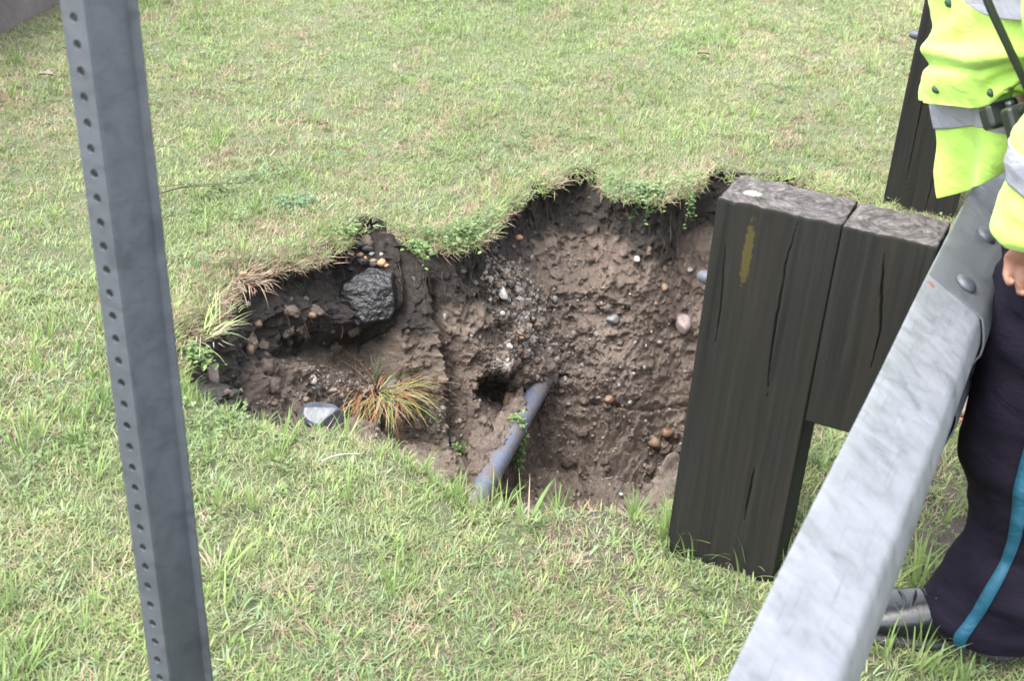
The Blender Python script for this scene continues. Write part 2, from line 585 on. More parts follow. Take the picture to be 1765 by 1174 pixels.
# rock-slump relief: push along the local normal
px = PJ(V)
d_in = np.zeros_like(V)
d_in[..., :2] = inward[:, None, :]
wallw = np.clip(1.15 - ts, 0, 1)[None, :, None]
dirn = d_in * np.minimum(1, wallw * 1.4) + np.array([0, 0, 1.]) * (1 - np.minimum(1, wallw * 1.25))
dirn /= np.linalg.norm(dirn, axis=-1, keepdims=True) + 1e-9
n_big = fbm(V * np.array([1, 1, 1.6]), 3.0, 2, 11) * .028
n_mid = fbm(V * np.array([1, 1, 1.3]), 11, 3, 23) * .022
n_cl = np.abs(fbm(V, 26, 3, 31)) * -.020 + .008
n_sm = fbm(V, 75, 3, 41) * .0060
relief = n_big + n_mid + n_cl + n_sm
X, Y = px[..., 0], px[..., 1]
def seg(ax, ay, bx, by, w):
    "closeness (0..1) to a strip between two points"
    dx, dy = bx - ax, by - ay
    t = np.clip(((X - ax) * dx + (Y - ay) * dy) / (dx * dx + dy * dy), 0, 1)
    d = np.hypot(X - ax - t * dx, Y - ay - t * dy)
    return np.exp(-(d / w) ** 2), t
onfar = (isfar[:, None] > .5)
ridge = np.zeros_like(X)
for a in ((865, 470, 905, 560, 40), (905, 560, 925, 650, 42), (865, 625, 905, 640, 34)):
    ridge = np.maximum(ridge, seg(*a)[0])
relief += onfar * ridge * (.055 + .02 * vnoise(V, 30, 77))
cav = seg(850, 672, 885, 682, 24)[0]
relief -= onfar * cav * .14
# the deep cleft right of the boulder, and finer cracks
wob = 5 * vnoise(V, 20, 88)
def crack(pts, w, dep):
    global relief
    m = np.zeros_like(X)
    for (a, b), (c, d) in zip(pts[:-1], pts[1:]):
        dx, dy = c - a, d - b
        t = np.clip(((X - a) * dx + (Y - b) * dy) / (dx * dx + dy * dy), 0, 1)
        m = np.maximum(m, np.exp(-(np.hypot(X - a - t * dx + wob, Y - b - t * dy) / w) ** 2))
    relief -= onfar * m * dep
crack([(690, 430), (686, 500), (672, 560), (662, 605)], 6.5, .14)
crack([(940, 665), (970, 648), (1000, 655)], 3.5, .035)
crack([(1020, 697), (1060, 702), (1100, 712), (1150, 705), (1180, 700)], 3, .035)
crack([(850, 455), (862, 480), (880, 500)], 4, .04)
crack([(885, 640), (884, 670)], 6, .06)
# brow: left bay has a dark overhanging lens of fill above a recess
brow = seg(440, 520, 600, 540, 40)[0] * onfar
rec = seg(520, 600, 650, 605, 26)[0] * onfar
relief += brow * .05 - rec * .06
# right of the cleft the wall stands forward
relief += onfar * np.clip(seg(760, 520, 780, 640, 62)[0], 0, 1) * .05
relief += onfar * seg(1060, 520, 1150, 800, 90)[0] * .02
edgefade = np.clip(np.minimum(ts / .06, (2 - ts) / .2), 0, 1)[None, :]
_topw = np.exp(-((gz[:, None] - V[..., 2]) / .16) ** 2) * onfar
relief += _topw * (fbm(V * np.array([1, 1, .55]), 24, 3, 301) * .016 + fbm(V * np.array([1, 1, .3]), 70, 2, 303) * .006)
V = V + dirn * (relief * edgefade)[..., None]
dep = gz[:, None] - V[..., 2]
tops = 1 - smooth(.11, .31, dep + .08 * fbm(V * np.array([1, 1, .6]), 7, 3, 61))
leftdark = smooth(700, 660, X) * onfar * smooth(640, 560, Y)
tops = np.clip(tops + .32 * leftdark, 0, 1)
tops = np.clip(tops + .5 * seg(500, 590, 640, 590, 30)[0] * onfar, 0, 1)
grav = np.clip(ridge * 1.1 + seg(1000, 600, 1100, 800, 130)[0] * .22 + .5 * seg(560, 660, 760, 720, 40)[0], 0, 1) * 1.0
PITV = V
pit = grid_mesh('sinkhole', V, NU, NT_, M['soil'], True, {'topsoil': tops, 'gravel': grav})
tag(pit, kind='structure')

# lawn sheet: from a turf lip hanging a little over the hole outwards to the far distance
ms = [-.07, -.045, -.02, -.005, .006, .018] + list(.018 + .012 * np.arange(1, 14))
mult = []
x = ms[-1]
while x < 120:
    x *= 1.09
    mult.append(x)
offs = np.array(ms + mult)
step = 2
rs = rim[::step]
rj = rimj[::step]
inw = inward[::step]
GV = np.zeros((len(rs), len(offs), 3))
far_w = smooth(.3, 6, offs)
ang = np.arctan2(rs[:, 1] - CEN[1], rs[:, 0] - CEN[0])
circ = np.stack([np.cos(ang), np.sin(ang)], -1)
rpx = PJ(np.stack([rs[:, 0], rs[:, 1], ground_z(rs[:, 0], rs[:, 1])], -1))
hw_ = np.full(len(rs), .22)
for a_, b_, v_ in ((690, 800, .36), (1055, 1210, .26), (960, 1050, .0), (1212, 1275, .0), (585, 688, .0), (840, 960, .05)):
    hw_ = np.where((rpx[:, 0] > a_) & (rpx[:, 0] < b_) & (rpx[:, 1] < 560), v_, hw_)
kk = np.ones(15) / 15
hw_ = np.convolve(np.concatenate([hw_[-7:], hw_, hw_[:7]]), kk, 'valid')
hang = (.5 + .5 * vnoise(P3(rs[:, 0], rs[:, 1]), 7, 9)) * hw_ + hw_ * .3 * vnoise(P3(rs[:, 0], rs[:, 1]), 22, 10)
for j, o in enumerate(offs):
    if o < 0:
        back = [0., .016, .022, .014][j]
        q = rj + inw * (back * (.3 + 1.2 * hang))[:, None]
        z = ground_z(q[:, 0], q[:, 1]) - np.array([.075, .05, .024, .006][j]) * (.22 + 1.0 * hang)
    else:
        q = rj - inw * o
        q = q * (1 - far_w[j]) + (CEN + circ * (np.linalg.norm(rs - CEN, axis=1)[:, None] * (1 - far_w[j]) + far_w[j] * (.9 + o))) * far_w[j]
        z = ground_z(q[:, 0], q[:, 1])
    GV[:, j, 0], GV[:, j, 1], GV[:, j, 2] = q[:, 0], q[:, 1], z
GV[..., 2] += fbm(GV * np.array([1, 1, 0]), 14, 3, 71) * .005 * (offs[None, :] < 8)
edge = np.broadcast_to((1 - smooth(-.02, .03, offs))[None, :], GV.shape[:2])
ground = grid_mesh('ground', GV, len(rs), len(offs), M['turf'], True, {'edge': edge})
tag(ground, kind='structure')

def inside(x, y, poly):
    c = np.zeros(x.shape, bool)
    n = len(poly)
    j = n - 1
    for i in range(n):
        a, b = poly[i], poly[j]
        m = ((a[1] > y) != (b[1] > y)) & (x < (b[0] - a[0]) * (y - a[1]) / (b[1] - a[1] + 1e-12) + a[0])
        c ^= m
        j = i
    return c
POLY = rimj[::6]

# ---------------------------------------------------------------- grass
PC = bpy.data.collections.new('grass_tufts')      # prototypes only, never linked to the scene
random.seed(4)
def blade(mb, x, y, h, w, lean, az, curl=.6, segn=4, fold=.25):
    "one tapering curved blade, three vertices across"
    d = np.array([math.cos(az), math.sin(az), 0])
    s = np.array([-math.sin(az), math.cos(az), 0])
    p = np.array([x, y, -.004])
    V, F = [], []
    a = lean
    for i in range(segn + 1):
        t = i / segn
        ww = w * (1 - t) ** .7 * (.75 + .5 * min(1, t * 3)) if i < segn else w * .05
        up = np.array([0, 0, 1.])
        V += [p - s * ww, p + up * ww * fold * -1, p + s * ww]
        p = p + (d * math.sin(a) + np.array([0, 0, math.cos(a)])) * h / segn
        a += curl / segn * (1 + t)
    for i in range(segn):
        for k in range(2):
            F.append((i * 3 + k, i * 3 + k + 1, i * 3 + 4 + k, i * 3 + 3 + k))
    mb.add(V, F)

def proto(kind, i):
    r = random
    mb = MB()
    if kind == 'fine':
        for _ in range(20):
            a, q = r.uniform(0, 6.28), .035 * math.sqrt(r.random())
            blade(mb, q * math.cos(a), q * math.sin(a), r.uniform(.014, .032), r.uniform(.0008, .0014), r.uniform(.15, 1.1), r.uniform(0, 6.28), r.uniform(.2, 1.4))
    elif kind == 'broad':
        for _ in range(9):
            a, q = r.uniform(0, 6.28), .010 * math.sqrt(r.random())
            blade(mb, q * math.cos(a), q * math.sin(a), r.uniform(.018, .040), r.uniform(.0012, .0021), r.uniform(.5, 1.25), a + r.uniform(-.5, .5), r.uniform(.2, .9))
    elif kind == 'tall':
        for _ in range(9):
            a, q = r.uniform(0, 6.28), .012 * math.sqrt(r.random())
            blade(mb, q * math.cos(a), q * math.sin(a), r.uniform(.05, .095), r.uniform(.0014, .0024), r.uniform(.05, .55), a, r.uniform(.2, 1.0), 5)
    elif kind == 'straw':
        for _ in range(11):
            a, q = r.uniform(0, 6.28), .03 * math.sqrt(r.random())
            blade(mb, q * math.cos(a), q * math.sin(a), r.uniform(.02, .05), r.uniform(.0007, .0013), r.uniform(1.0, 1.45), r.uniform(0, 6.28), r.uniform(-.3, .3), 3)
    elif kind == 'clover':
        for _ in range(11):
            a, q = r.uniform(0, 6.28), .03 * math.sqrt(r.random())
            x, y, z = q * math.cos(a), q * math.sin(a), r.uniform(.008, .028)
            tx, ty = r.uniform(-.5, .5), r.uniform(-.5, .5)
            for k in range(3):
                b = a + k * 2.094
                R = r.uniform(.0022, .0036)
                V = [(x, y, z)]
                for m in range(7):
                    c = b - .85 + 1.7 * m / 6
                    rr = R * 1.7 * (1 - .12 * (m == 3)) * math.sin(math.pi * (m + .9) / 7.8) ** .5
                    V.append((x + rr * math.cos(c), y + rr * math.sin(c), z + rr * (tx * math.cos(c) + ty * math.sin(c)) + .0008))
                mb.add(V, [(0, m, m + 1) for m in range(1, 7)])
            blade(mb, x * .6, y * .6, z, .0005, .2, a, .1, 2)
    me = mb.build('tuft', MG[kind][i % len(MG[kind])], None, True, fix=False)
    COL.objects.unlink(me)
    PC.objects.link(me)
    return me

MG = {
    'fine': [mat_blade('grass_green', [(0.123, 0.182, 0.070), (0.163, 0.231, 0.087), (0.203, 0.272, 0.108), (0.260, 0.308, 0.138)]),
             mat_blade('grass_olive', [(0.160, 0.190, 0.097), (0.200, 0.234, 0.115), (0.248, 0.271, 0.140), (0.297, 0.287, 0.169)])],
    'broad': [mat_blade('grass_light', [(0.140, 0.226, 0.070), (0.189, 0.291, 0.085), (0.242, 0.339, 0.107), (0.303, 0.371, 0.138)]),
              mat_blade('grass_cool', [(0.143, 0.212, 0.118), (0.187, 0.265, 0.144), (0.231, 0.313, 0.173), (0.284, 0.349, 0.202)])],
    'tall': [mat_blade('grass_tall', [(0.112, 0.183, 0.056), (0.152, 0.231, 0.072), (0.209, 0.288, 0.096)])],
    'straw': [mat_blade('dry_grass', [(0.177, 0.139, 0.093), (0.229, 0.183, 0.127), (0.281, 0.228, 0.160), (0.333, 0.276, 0.201)], .7, .15),
              mat_blade('red_dry_grass', [(0.169, 0.105, 0.073), (0.221, 0.142, 0.101), (0.280, 0.194, 0.142)], .7, .15)],
    'clover': [mat_blade('clover_leaf', [(0.080, 0.126, 0.048), (0.106, 0.156, 0.063), (0.139, 0.193, 0.083)], .45, .25)],
}
KINDS = []
for kind, cnt in (('fine', 6), ('broad', 5), ('tall', 3), ('straw', 5), ('clover', 3)):
    for i in range(cnt):
        KINDS.append((kind, proto(kind, i)))
# collection children are picked in name order
KINDS.sort(key=lambda a: a[1].name)
IDX = {}
for i, (kd, o) in enumerate(KINDS):
    IDX.setdefault(kd, []).append(i)

def scatter(name, P, ROT, SC, ID, label_kind='stuff'):
    me = bpy.data.meshes.new(name)
    me.from_pydata(P.tolist(), [], [])
    a = me.attributes.new('rot', 'FLOAT_VECTOR', 'POINT'); a.data.foreach_set('vector', ROT.reshape(-1).astype(np.float32))
    a = me.attributes.new('sc', 'FLOAT', 'POINT'); a.data.foreach_set('value', SC.astype(np.float32))
    a = me.attributes.new('idx', 'INT', 'POINT'); a.data.foreach_set('value', ID.astype(np.int32))
    o = bpy.data.objects.new(name, me)
    COL.objects.link(o)
    ng = bpy.data.node_groups.new(name + '_nodes', 'GeometryNodeTree')
    ng.interface.new_socket('Geometry', in_out='INPUT', socket_type='NodeSocketGeometry')
    ng.interface.new_socket('Geometry', in_out='OUTPUT', socket_type='NodeSocketGeometry')
    N = ng.nodes.new
    gi, go = N('NodeGroupInput'), N('NodeGroupOutput')
    ip = N('GeometryNodeInstanceOnPoints')
    ci = N('GeometryNodeCollectionInfo')
    ci.inputs[0].default_value = PC
    ci.inputs[1].default_value = True
    ci.inputs[2].default_value = True
    def na(nm, ty):
        q = N('GeometryNodeInputNamedAttribute')
        q.data_type = ty
        q.inputs[0].default_value = nm
        return q.outputs[0]
    e2r = N('FunctionNodeEulerToRotation')
    L = ng.links.new
    L(na('rot', 'FLOAT_VECTOR'), e2r.inputs[0])
    L(gi.outputs[0], ip.inputs['Points'])
    L(ci.outputs[0], ip.inputs['Instance'])
    ip.inputs['Pick Instance'].default_value = True
    L(na('idx', 'INT'), ip.inputs['Instance Index'])
    L(e2r.outputs[0], ip.inputs['Rotation'])
    L(na('sc', 'FLOAT'), ip.inputs['Scale'])
    L(ip.outputs[0], go.inputs[0])
    md = o.modifiers.new('scatter', 'NODES')
    md.node_group = ng
    return o

rng = np.random.default_rng(7)
STREAK = math.radians(95)     # the mower ran this way
def sample_lawn():
    out = []
    # zones: (x0, x1, y0, y1, tufts per square metre)
    x0, x1, y0, y1 = -7.0, 2.6, -2.2, 9.5
    n = int((x1 - x0) * (y1 - y0) * 5200)
    x = rng.uniform(x0, x1, n); y = rng.uniform(y0, y1, n)
    z = ground_z(x, y)
    pr = PJ(np.stack([x, y, z], -1))
    dc = np.sqrt((x - CAM[0]) ** 2 + (y - CAM[1]) ** 2 + CAM[2] ** 2)
    infr = (((np.stack([x, y, z], -1) - CAM) @ CW) > .3) & (pr[:, 0] > -260) & (pr[:, 0] < 2000) & (pr[:, 1] > -220) & (pr[:, 1] < 1500)
    dens = np.where(infr, np.clip(5200 * (3.0 / dc) ** .7, 0, 5200), np.where(dc < 6, 1300, 500))
    keep = rng.random(n) < dens / 5200
    keep &= ~inside(x, y, POLY)
    keep &= ~((x > -.005) & (x < .205) & (y > -.005) & (y < .13))
    # bare trodden patch beside the guardrail and thin grass there
    bare = np.exp(-(((x - .55) / .22) ** 2 + ((y - .42) / .26) ** 2)) + .7 * np.exp(-(((x - .40) / .1) ** 2 + ((y + .12) / .12) ** 2))
    bare += .8 * np.exp(-(((x + .10) / .08) ** 2 + ((y + .03) / .07) ** 2))
    keep &= rng.random(n) > bare * .75
    thin = vnoise(P3(x, y), 6, 51)
    keep &= rng.random(n) > np.clip((thin - .40) * .9, 0, .45)
    return x[keep], y[keep], z[keep], dc[keep]
x, y, z, dc = sample_lawn()
n = len(x)
p = P3(x, y)
ca_, sa_ = math.cos(STREAK), math.sin(STREAK)
ps_ = np.stack([(p[:, 0] * ca_ + p[:, 1] * sa_) * .22, -p[:, 0] * sa_ + p[:, 1] * ca_, p[:, 2]], -1)
m1 = 1.3 * fbm(ps_, 5.5, 2, 101, .6) * (.5 + .5 * smooth(3.0, 4.6, dc)) + .2 * vnoise(ps_, 14, 109) * smooth(3.4, 4.6, dc); m2 = vnoise(p, 5.5, 102); m3 = vnoise(p, 3.1, 103); m4 = vnoise(p, 2.2, 104)
r = rng.random(n)
w_straw = np.clip(.40 + .65 * m1 + .16 * m2, .06, .95)
w_broad = np.clip(.27 + .28 * m3 + .12 * (dc < 3.2), .05, .7)
w_tall = np.clip(.004 + .06 * (m4 - .35) + .035 * (dc < 3.1), .002, .10)
w_clover = np.clip(.03 + .25 * (vnoise(p, 3.7, 105) - .35), .01, .3)
w_fine = np.full(n, .75)
Wt = np.stack([w_fine, w_broad, w_tall, w_straw, w_clover], -1)
Wt = np.cumsum(Wt / Wt.sum(-1, keepdims=True), -1)
kidx = (r[:, None] > Wt).sum(-1)
names = ['fine', 'broad', 'tall', 'straw', 'clover']
ID = np.zeros(n, int)
for k, nm in enumerate(names):
    s = kidx == k
    ID[s] = rng.choice(IDX[nm], s.sum())
rot = np.stack([rng.normal(0, .13, n), rng.normal(0, .13, n), rng.uniform(0, 6.283, n)], -1)
sc = rng.uniform(.6, 1.25, n) * (1 + .15 * m4) * np.interp(dc, [2.2, 3.2, 4.2, 7], [1.0, .92, .82, 1.0])
lawn = scatter('grass', np.stack([x, y, z], -1), rot, sc, ID)
tag(lawn, kind='stuff')
print('tufts', n)

# turf fringe that hangs over the lip
fr = []
gap = vnoise(P3(rim[:, 0], rim[:, 1]), 16, 207)
for rep in range(6):
    ii = rng.integers(0, NU, 900)
    ii = ii[((isfar[ii] > .5) & (rng.random(len(ii)) < np.clip(.65 + .9 * gap[ii], .08, 1))) | (isfar[ii] < .5)]
    o = rng.uniform(-.02, .03, len(ii))
    q = rimj[ii] + inward[ii] * o[:, None]
    zz = ground_z(q[:, 0], q[:, 1]) - .5 * np.clip(o, 0, 1) - .004
    a = np.arctan2(inward[ii][:, 1], inward[ii][:, 0])
    fr.append(np.stack([q[:, 0], q[:, 1], zz, a], -1))
fr = np.concatenate(fr)
fp = PJ(fr[:, :3])
bare_lip = ((fp[:, 0] > 965) & (fp[:, 0] < 1045)) | ((fp[:, 0] > 1200) & (fp[:, 0] < 1270)) | ((fp[:, 0] > 590) & (fp[:, 0] < 688) & (fp[:, 1] < 560)) | ((fp[:, 0] > 860) & (fp[:, 0] < 950) & (rng.random(len(fp)) < .5))
fr = fr[~(bare_lip & (rng.random(len(fr)) < .85))]
n = len(fr)
fp = PJ(fr[:, :3])
straw = (fp[:, 0] < 560) & (fp[:, 1] < 640)
u = rng.random(n)
clov = ((fp[:, 0] > 690) & (fp[:, 0] < 850) & (fp[:, 1] < 600)) | ((fp[:, 0] > 1050) & (fp[:, 0] < 1210) & (fp[:, 1] < 600))
ID = np.where(straw, np.where(u < .75, rng.choice(IDX['straw'], n), rng.choice(IDX['fine'], n)),
              np.where(clov, np.where(u < .16, rng.choice(IDX['clover'], n), np.where(u < .48, rng.choice(IDX['fine'], n), np.where(u < .78, rng.choice(IDX['straw'], n), rng.choice(IDX['broad'], n)))),
                       np.where(u < .45, rng.choice(IDX['fine'], n), np.where(u < .7, rng.choice(IDX['straw'], n), rng.choice(IDX['broad'], n)))))
nearlip = fp[:, 1] > 640
ID = np.where(nearlip, np.where(u < .14, rng.choice(IDX['tall'], n), np.where(u < .42, rng.choice(IDX['broad'], n), np.where(u < .6, rng.choice(IDX['straw'], n), rng.choice(IDX['fine'], n)))), ID)
nl2 = nearlip & (fp[:, 0] < 470)
tl = np.where(nearlip, rng.uniform(-.3, .5, n), rng.uniform(.1, 1.0, n))
# tilt about the axis at right angles to the way into the hole
ROT = []
for a, t_, sp in zip(fr[:, 3], tl, rng.uniform(0, 6.28, n)):
    m = Quaternion((-math.sin(a), math.cos(a), 0), t_).to_matrix() @ Matrix.Rotation(sp, 3, 'Z')
    ROT.append(tuple(m.to_euler()))
ROT = np.array(ROT)
fringe = scatter('turf_fringe', fr[:, :3], ROT, np.where(nl2, rng.uniform(.35, .65, n), np.where(nearlip, rng.uniform(.5, 1.0, n), rng.uniform(.6, 1.15, n))), ID)
tag(fringe, kind='stuff')

#@@OBJECTS
# ---------------------------------------------------------------- loose pieces in and round the hole
_pv = PITV[:, :int(NT_ * .98)].reshape(-1, 3)
_pd = (_pv - CAM) @ CW
_pp = PJ(_pv)
_far = np.repeat(isfar > .5, int(NT_ * .98)) | (np.tile(ts[:int(NT_ * .98)] > 1.0, NU))
_pv, _pd, _pp = _pv[_far], _pd[_far], _pp[_far]
def on_pit(px, py):
    m = (np.abs(_pp[:, 0] - px) < 7) & (np.abs(_pp[:, 1] - py) < 7)
    if not m.any():
        return AZ(px, py, -.3)
    i = np.where(m)[0]
    return _pv[i[np.argmin(_pd[i])]]

def rock_mesh(R, planes=None, seed=0, sub=4, rough=.05, fr=9., nrand=12):
    "a cut, weathered stone: half-spaces round the centre, then grain"
    rg = np.random.default_rng(seed)
    if planes is None:
        pl = rg.normal(size=(nrand, 3))
        pl /= np.linalg.norm(pl, axis=1, keepdims=True)
        planes = [(p, rg.uniform(.72, 1.0)) for p in pl]
    bm = bmesh.new()
    bmesh.ops.create_icosphere(bm, subdivisions=sub, radius=1)
    co = np.array([v.co[:] for v in bm.verts])
    r = np.full(len(co), 1.15)
    for n_, d_ in planes:
        n_ = np.asarray(n_, float) / np.linalg.norm(n_)
        c = co @ n_
        r = np.where(c > .05, np.minimum(r, d_ / np.maximum(c, .05)), r)
    P = co * r[:, None]
    P += co * (fbm(P + seed * 3.1, fr * .35, 4, seed) * rough)[:, None]
    for v, q in zip(bm.verts, P * np.asarray(R)):
        v.co = q
    F = [tuple(v.index for v in f.verts) for f in bm.faces]
    V = np.array([v.co[:] for v in bm.verts])
    bm.free()
    return V, F

CAMB = np.stack([CR, CU, -CW])      # rows: right, up, towards the viewer
def put_rock(name, px, py, wpx, hpx, mat, label, cat='stone', group=None, seed=1, sink=.35, planes=None, rot=0., depth=None, rough=.05, base=None, sub=3, sm=True, nrand=12):
    P = on_pit(px, py) if base is None else base
    d = (P - CAM) @ CW
    w, h = wpx * d / FPX / 2, hpx * d / FPX / 2
    t = depth if depth else min(w, h) * 1.0
    V, F = rock_mesh((w, h, t), planes, seed, sub, rough, nrand=nrand)
    c, s = math.cos(rot), math.sin(rot)
    V = V @ np.array([[c, s, 0], [-s, c, 0], [0, 0, 1]]) 
    V = V @ CAMB + P - CW * t * (1 - 2 * sink) * .6
    mb = MB().add(V, F)
    o = mb.build(name, mat, None, sm, loc=P, fix=False)
    return tag(o, label, cat, group)

def rockmat(name, a, b, rough=.5, sc=40, bump=.5):
    t = NT(name)
    c = t.co()
    n = t.noise(c, sc, 6, .65)
    t.set(Base_Color=t.ramp(n, [(.3, a), (.7, b)]), Roughness=rough)
    t.bump(t.noise(c, sc * 2.5, 6, .7), bump, .004)
    return t.m
def _half(c): return tuple(v * .62 for v in c)
RM = {
    'tan': rockmat('tan_stone', _half((.16, .105, .065)), _half((.30, .20, .13))),
    'orange': rockmat('orange_stone', _half((.35, .17, .08)), _half((.55, .31, .17))),
    'pink': rockmat('pink_grey_stone', _half((.20, .15, .14)), _half((.36, .28, .26))),
    'pale': rockmat('pale_stone', _half((.36, .33, .28)), _half((.60, .57, .50))),
    'grey': rockmat('grey_stone', _half((.12, .12, .12)), _half((.26, .26, .26))),
    'blue': rockmat('blue_grey_stone', _half((.075, .083, .105)), _half((.17, .185, .22)), .3, 30, .3),
    'black': rockmat('black_asphalt', _half((.010, .010, .012)), _half((.045, .045, .052)), .3, 90, .9),
    'brown': rockmat('red_brown_stone', _half((.12, .06, .04)), _half((.22, .12, .08))),
    'white': rockmat('white_stone', _half((.5, .48, .45)), _half((.75, .73, .7))),
}
# the boulder: outline faces given in the view frame (right, up, near)
bp = [((0, 1, .9), .68), ((-.55, 1, .15), .80), ((.25, 1, -.1), .95), ((1, .05, .1), .86), ((1, -.6, .1), .98), ((.2, -1, .1), .88), ((-.7, -1, .1), .98), ((-1, -.2, .1), .88),
      ((0, -.12, 1), .66), ((.35, -.3, 1), .70), ((-.55, -.4, 1), .80), ((-1, .4, .2), .9)]
put_rock('boulder', 636, 505, 108, 104, M['boulder'], 'large dark wet boulder sticking out of the left wall of the hole', 'boulder', seed=21, sink=.25, planes=bp, depth=.075, rough=.045, sub=5, sm=False)
stp = [((1, -.25, .55), .62), ((-.3, 1, .3), .8), ((-1, .1, .2), 1.0), ((0, -1, .2), .82), ((0, .5, 1), .75)]
sb = on_pit(562, 712)
put_rock('stone', 562, 712, 72, 50, RM['blue'], 'smooth blue grey stone with a flat oval end, lying beside the dry grass clump', 'stone', seed=5, sink=-.3, planes=stp, depth=.032, rough=.012, sub=5, rot=-.25)
stones = [
    (375, 640, 25, 36, 'pink', 'rounded pinkish stone at the far left corner of the hole', 0.1),
    (438, 598, 15, 19, 'tan', 'small tan stone set in the soil right of the pinkish corner stone', .1),
    (428, 487, 24, 10, 'orange', 'flat orange brown stone just under the straw edge at left', .3),
    (462, 492, 12, 12, 'pale', 'small pale stone right of the flat orange brown one', .0),
    (452, 552, 13, 14, 'tan', 'small tan stone under the brow, above the tan stone in the soil', .0),
    (433, 518, 12, 9, 'pale', 'tiny pale stone between two tan ones in the left wall', .0),
    (545, 543, 14, 14, 'tan', 'dull tan pebble in the dark soil left of the boulder', .0),
    (1180, 563, 26, 34, 'pink', 'rough pinkish grey stone in the brown wall beside the post', -.2),
    (1153, 502, 16, 18, 'tan', 'tan stone high in the brown wall beside the post', .2),
    (1105, 452, 11, 11, 'white', 'small white stone in the wall under the hanging clover', 0),
    (1155, 752, 26, 19, 'brown', 'red brown stone low in the wall beside the post', .2),
    (1129, 765, 32, 20, 'tan', 'long tan stone slanting out of the wall left of the red brown stone', -.7),
    (1046, 686, 18, 14, 'brown', 'flat red brown stone above the level crack', .1),
    (901, 403, 13, 10, 'orange', 'small orange stone in the black topsoil', 0),
    (870, 500, 14, 26, 'white', 'broken white stone at the head of the rubble ridge', .4),
    (873, 537, 9, 9, 'white', 'tiny white pebble on the rubble ridge', 0),
    (884, 592, 11, 11, 'pale', 'pale round pebble halfway down the rubble ridge', 0),
    (902, 587, 10, 10, 'orange', 'orange pebble beside the pale one on the rubble ridge', 0),
    (547, 657, 13, 18, 'pale', 'upright pale stone above the blue grey stone', .1),
    (577, 670, 26, 12, 'pink', 'low pinkish stone between the blue grey stone and the dry clump', .2),
    (668, 668, 38, 20, 'grey', 'flat grey slab leaning in the dry grass clump', .5),
    (531, 688, 20, 10, 'tan', 'flat tan stone touching the back of the blue grey stone', .3),
    (712, 700, 18, 16, 'brown', 'red brown stone at the right side of the dry clump', .3),
    (820, 752, 11, 16, 'grey', 'small grey stone left of the soil on the pipe', .4),
    (1052, 548, 22, 16, 'grey', 'blue grey patch of stone in the middle of the brown wall', .0),
    (985, 700, 10, 8, 'grey', 'small grey pebble right of the pipe mouth', .0),
    (1078, 848, 10, 9, 'blue', 'small blue pebble near the bottom of the brown wall', .0),
]
for i, (x_, y_, w_, h_, m_, lab, rt) in enumerate(stones):
    put_rock('stone', x_, y_, w_, h_, RM[m_], lab, 'stone', 'stones in the walls of the hole', seed=40 + i, rot=rt, sink=.25, rough=.04)
# broken wood / sandstone piece wedged against the pipe
put_rock('rock_fragment', 880, 693, 34, 46, rockmat('yellow_rock', (.20, .13, .06), (.52, .40, .22), .7), 'yellowish broken rock fragment wedged on the pipe', 'rock', seed=90, rot=.3, sink=-.1, rough=.08, base=on_pit(880, 693) - CW * .03)
chips = [(610, 412, 7, 6, 'orange'), (625, 415, 20, 12, 'black'), (628, 422, 8, 12, 'orange'), (640, 425, 22, 14, 'black'), (646, 432, 10, 7, 'grey'), (662, 432, 7, 6, 'pale'),
         (601, 440, 9, 6, 'orange'), (614, 442, 13, 9, 'tan'), (631, 441, 8, 12, 'orange'), (640, 444, 14, 7, 'tan'), (621, 452, 20, 15, 'black'), (603, 450, 14, 12, 'black'),
         (646, 449, 18, 9, 'black'), (595, 444, 7, 6, 'pale'), (652, 459, 17, 13, 'orange'), (637, 459, 12, 9, 'black'), (618, 469, 7, 7, 'white'), (601, 466, 15, 9, 'black'),
         (673, 453, 9, 6, 'orange'), (571, 463, 13, 15, 'black'), (592, 455, 7, 11, 'tan'), (563, 450, 6, 5, 'orange'), (640, 412, 14, 12, 'black')]
words = {'orange': 'orange stone chip', 'black': 'black asphalt crumb', 'tan': 'tan stone chip', 'pale': 'pale stone chip', 'grey': 'grey stone chip', 'white': 'white stone chip'}
for i, (x_, y_, w_, h_, m_) in enumerate(chips):
    put_rock('stone_chip', x_, y_, w_, h_, RM[m_], words[m_] + ' in the loose heap just above the dark boulder', 'stone chip', words[m_] + 's above the dark boulder', seed=140 + i, sink=-.1, rough=.05, sub=2, sm=False, nrand=8)

# grit spread over walls and floor: nobody could count it
rg = np.random.default_rng(3)
pb = [MB() for _ in range(3)]
gat = grav[:, :int(NT_ * .98)].reshape(-1)[_far]
cand = np.concatenate([rg.integers(0, len(_pv), 30000), rg.choice(len(_pv), 9000, p=gat[:len(_pv)] ** 2 / (gat ** 2).sum())])
nn = 0
rv = [rock_mesh((1, 1, 1), None, 300 + i, 1, .0, nrand=7) for i in range(6)]
tat = tops[:, :int(NT_ * .98)].reshape(-1)[_far]
for c in cand:
    pr_ = .13 + .87 * gat[c] - .20 * tat[c]
    if rg.random() > pr_:
        continue
    V_, F_ = rv[rg.integers(6)]
    s = rg.gamma(2.0, .0010) * (1 + .5 * gat[c]) + .0008
    q = Euler(tuple(rg.uniform(0, 6.28, 3))).to_matrix()
    sc3 = s * rg.uniform(.7, 1.25, 3)
    VV = (V_ * sc3) @ np.array(q).T + _pv[c] + np.array([0, 0, s * .2]) - CW * s * .3
    pb[rg.integers(3)].add(VV, F_)
    nn += 1
print('grit', nn)
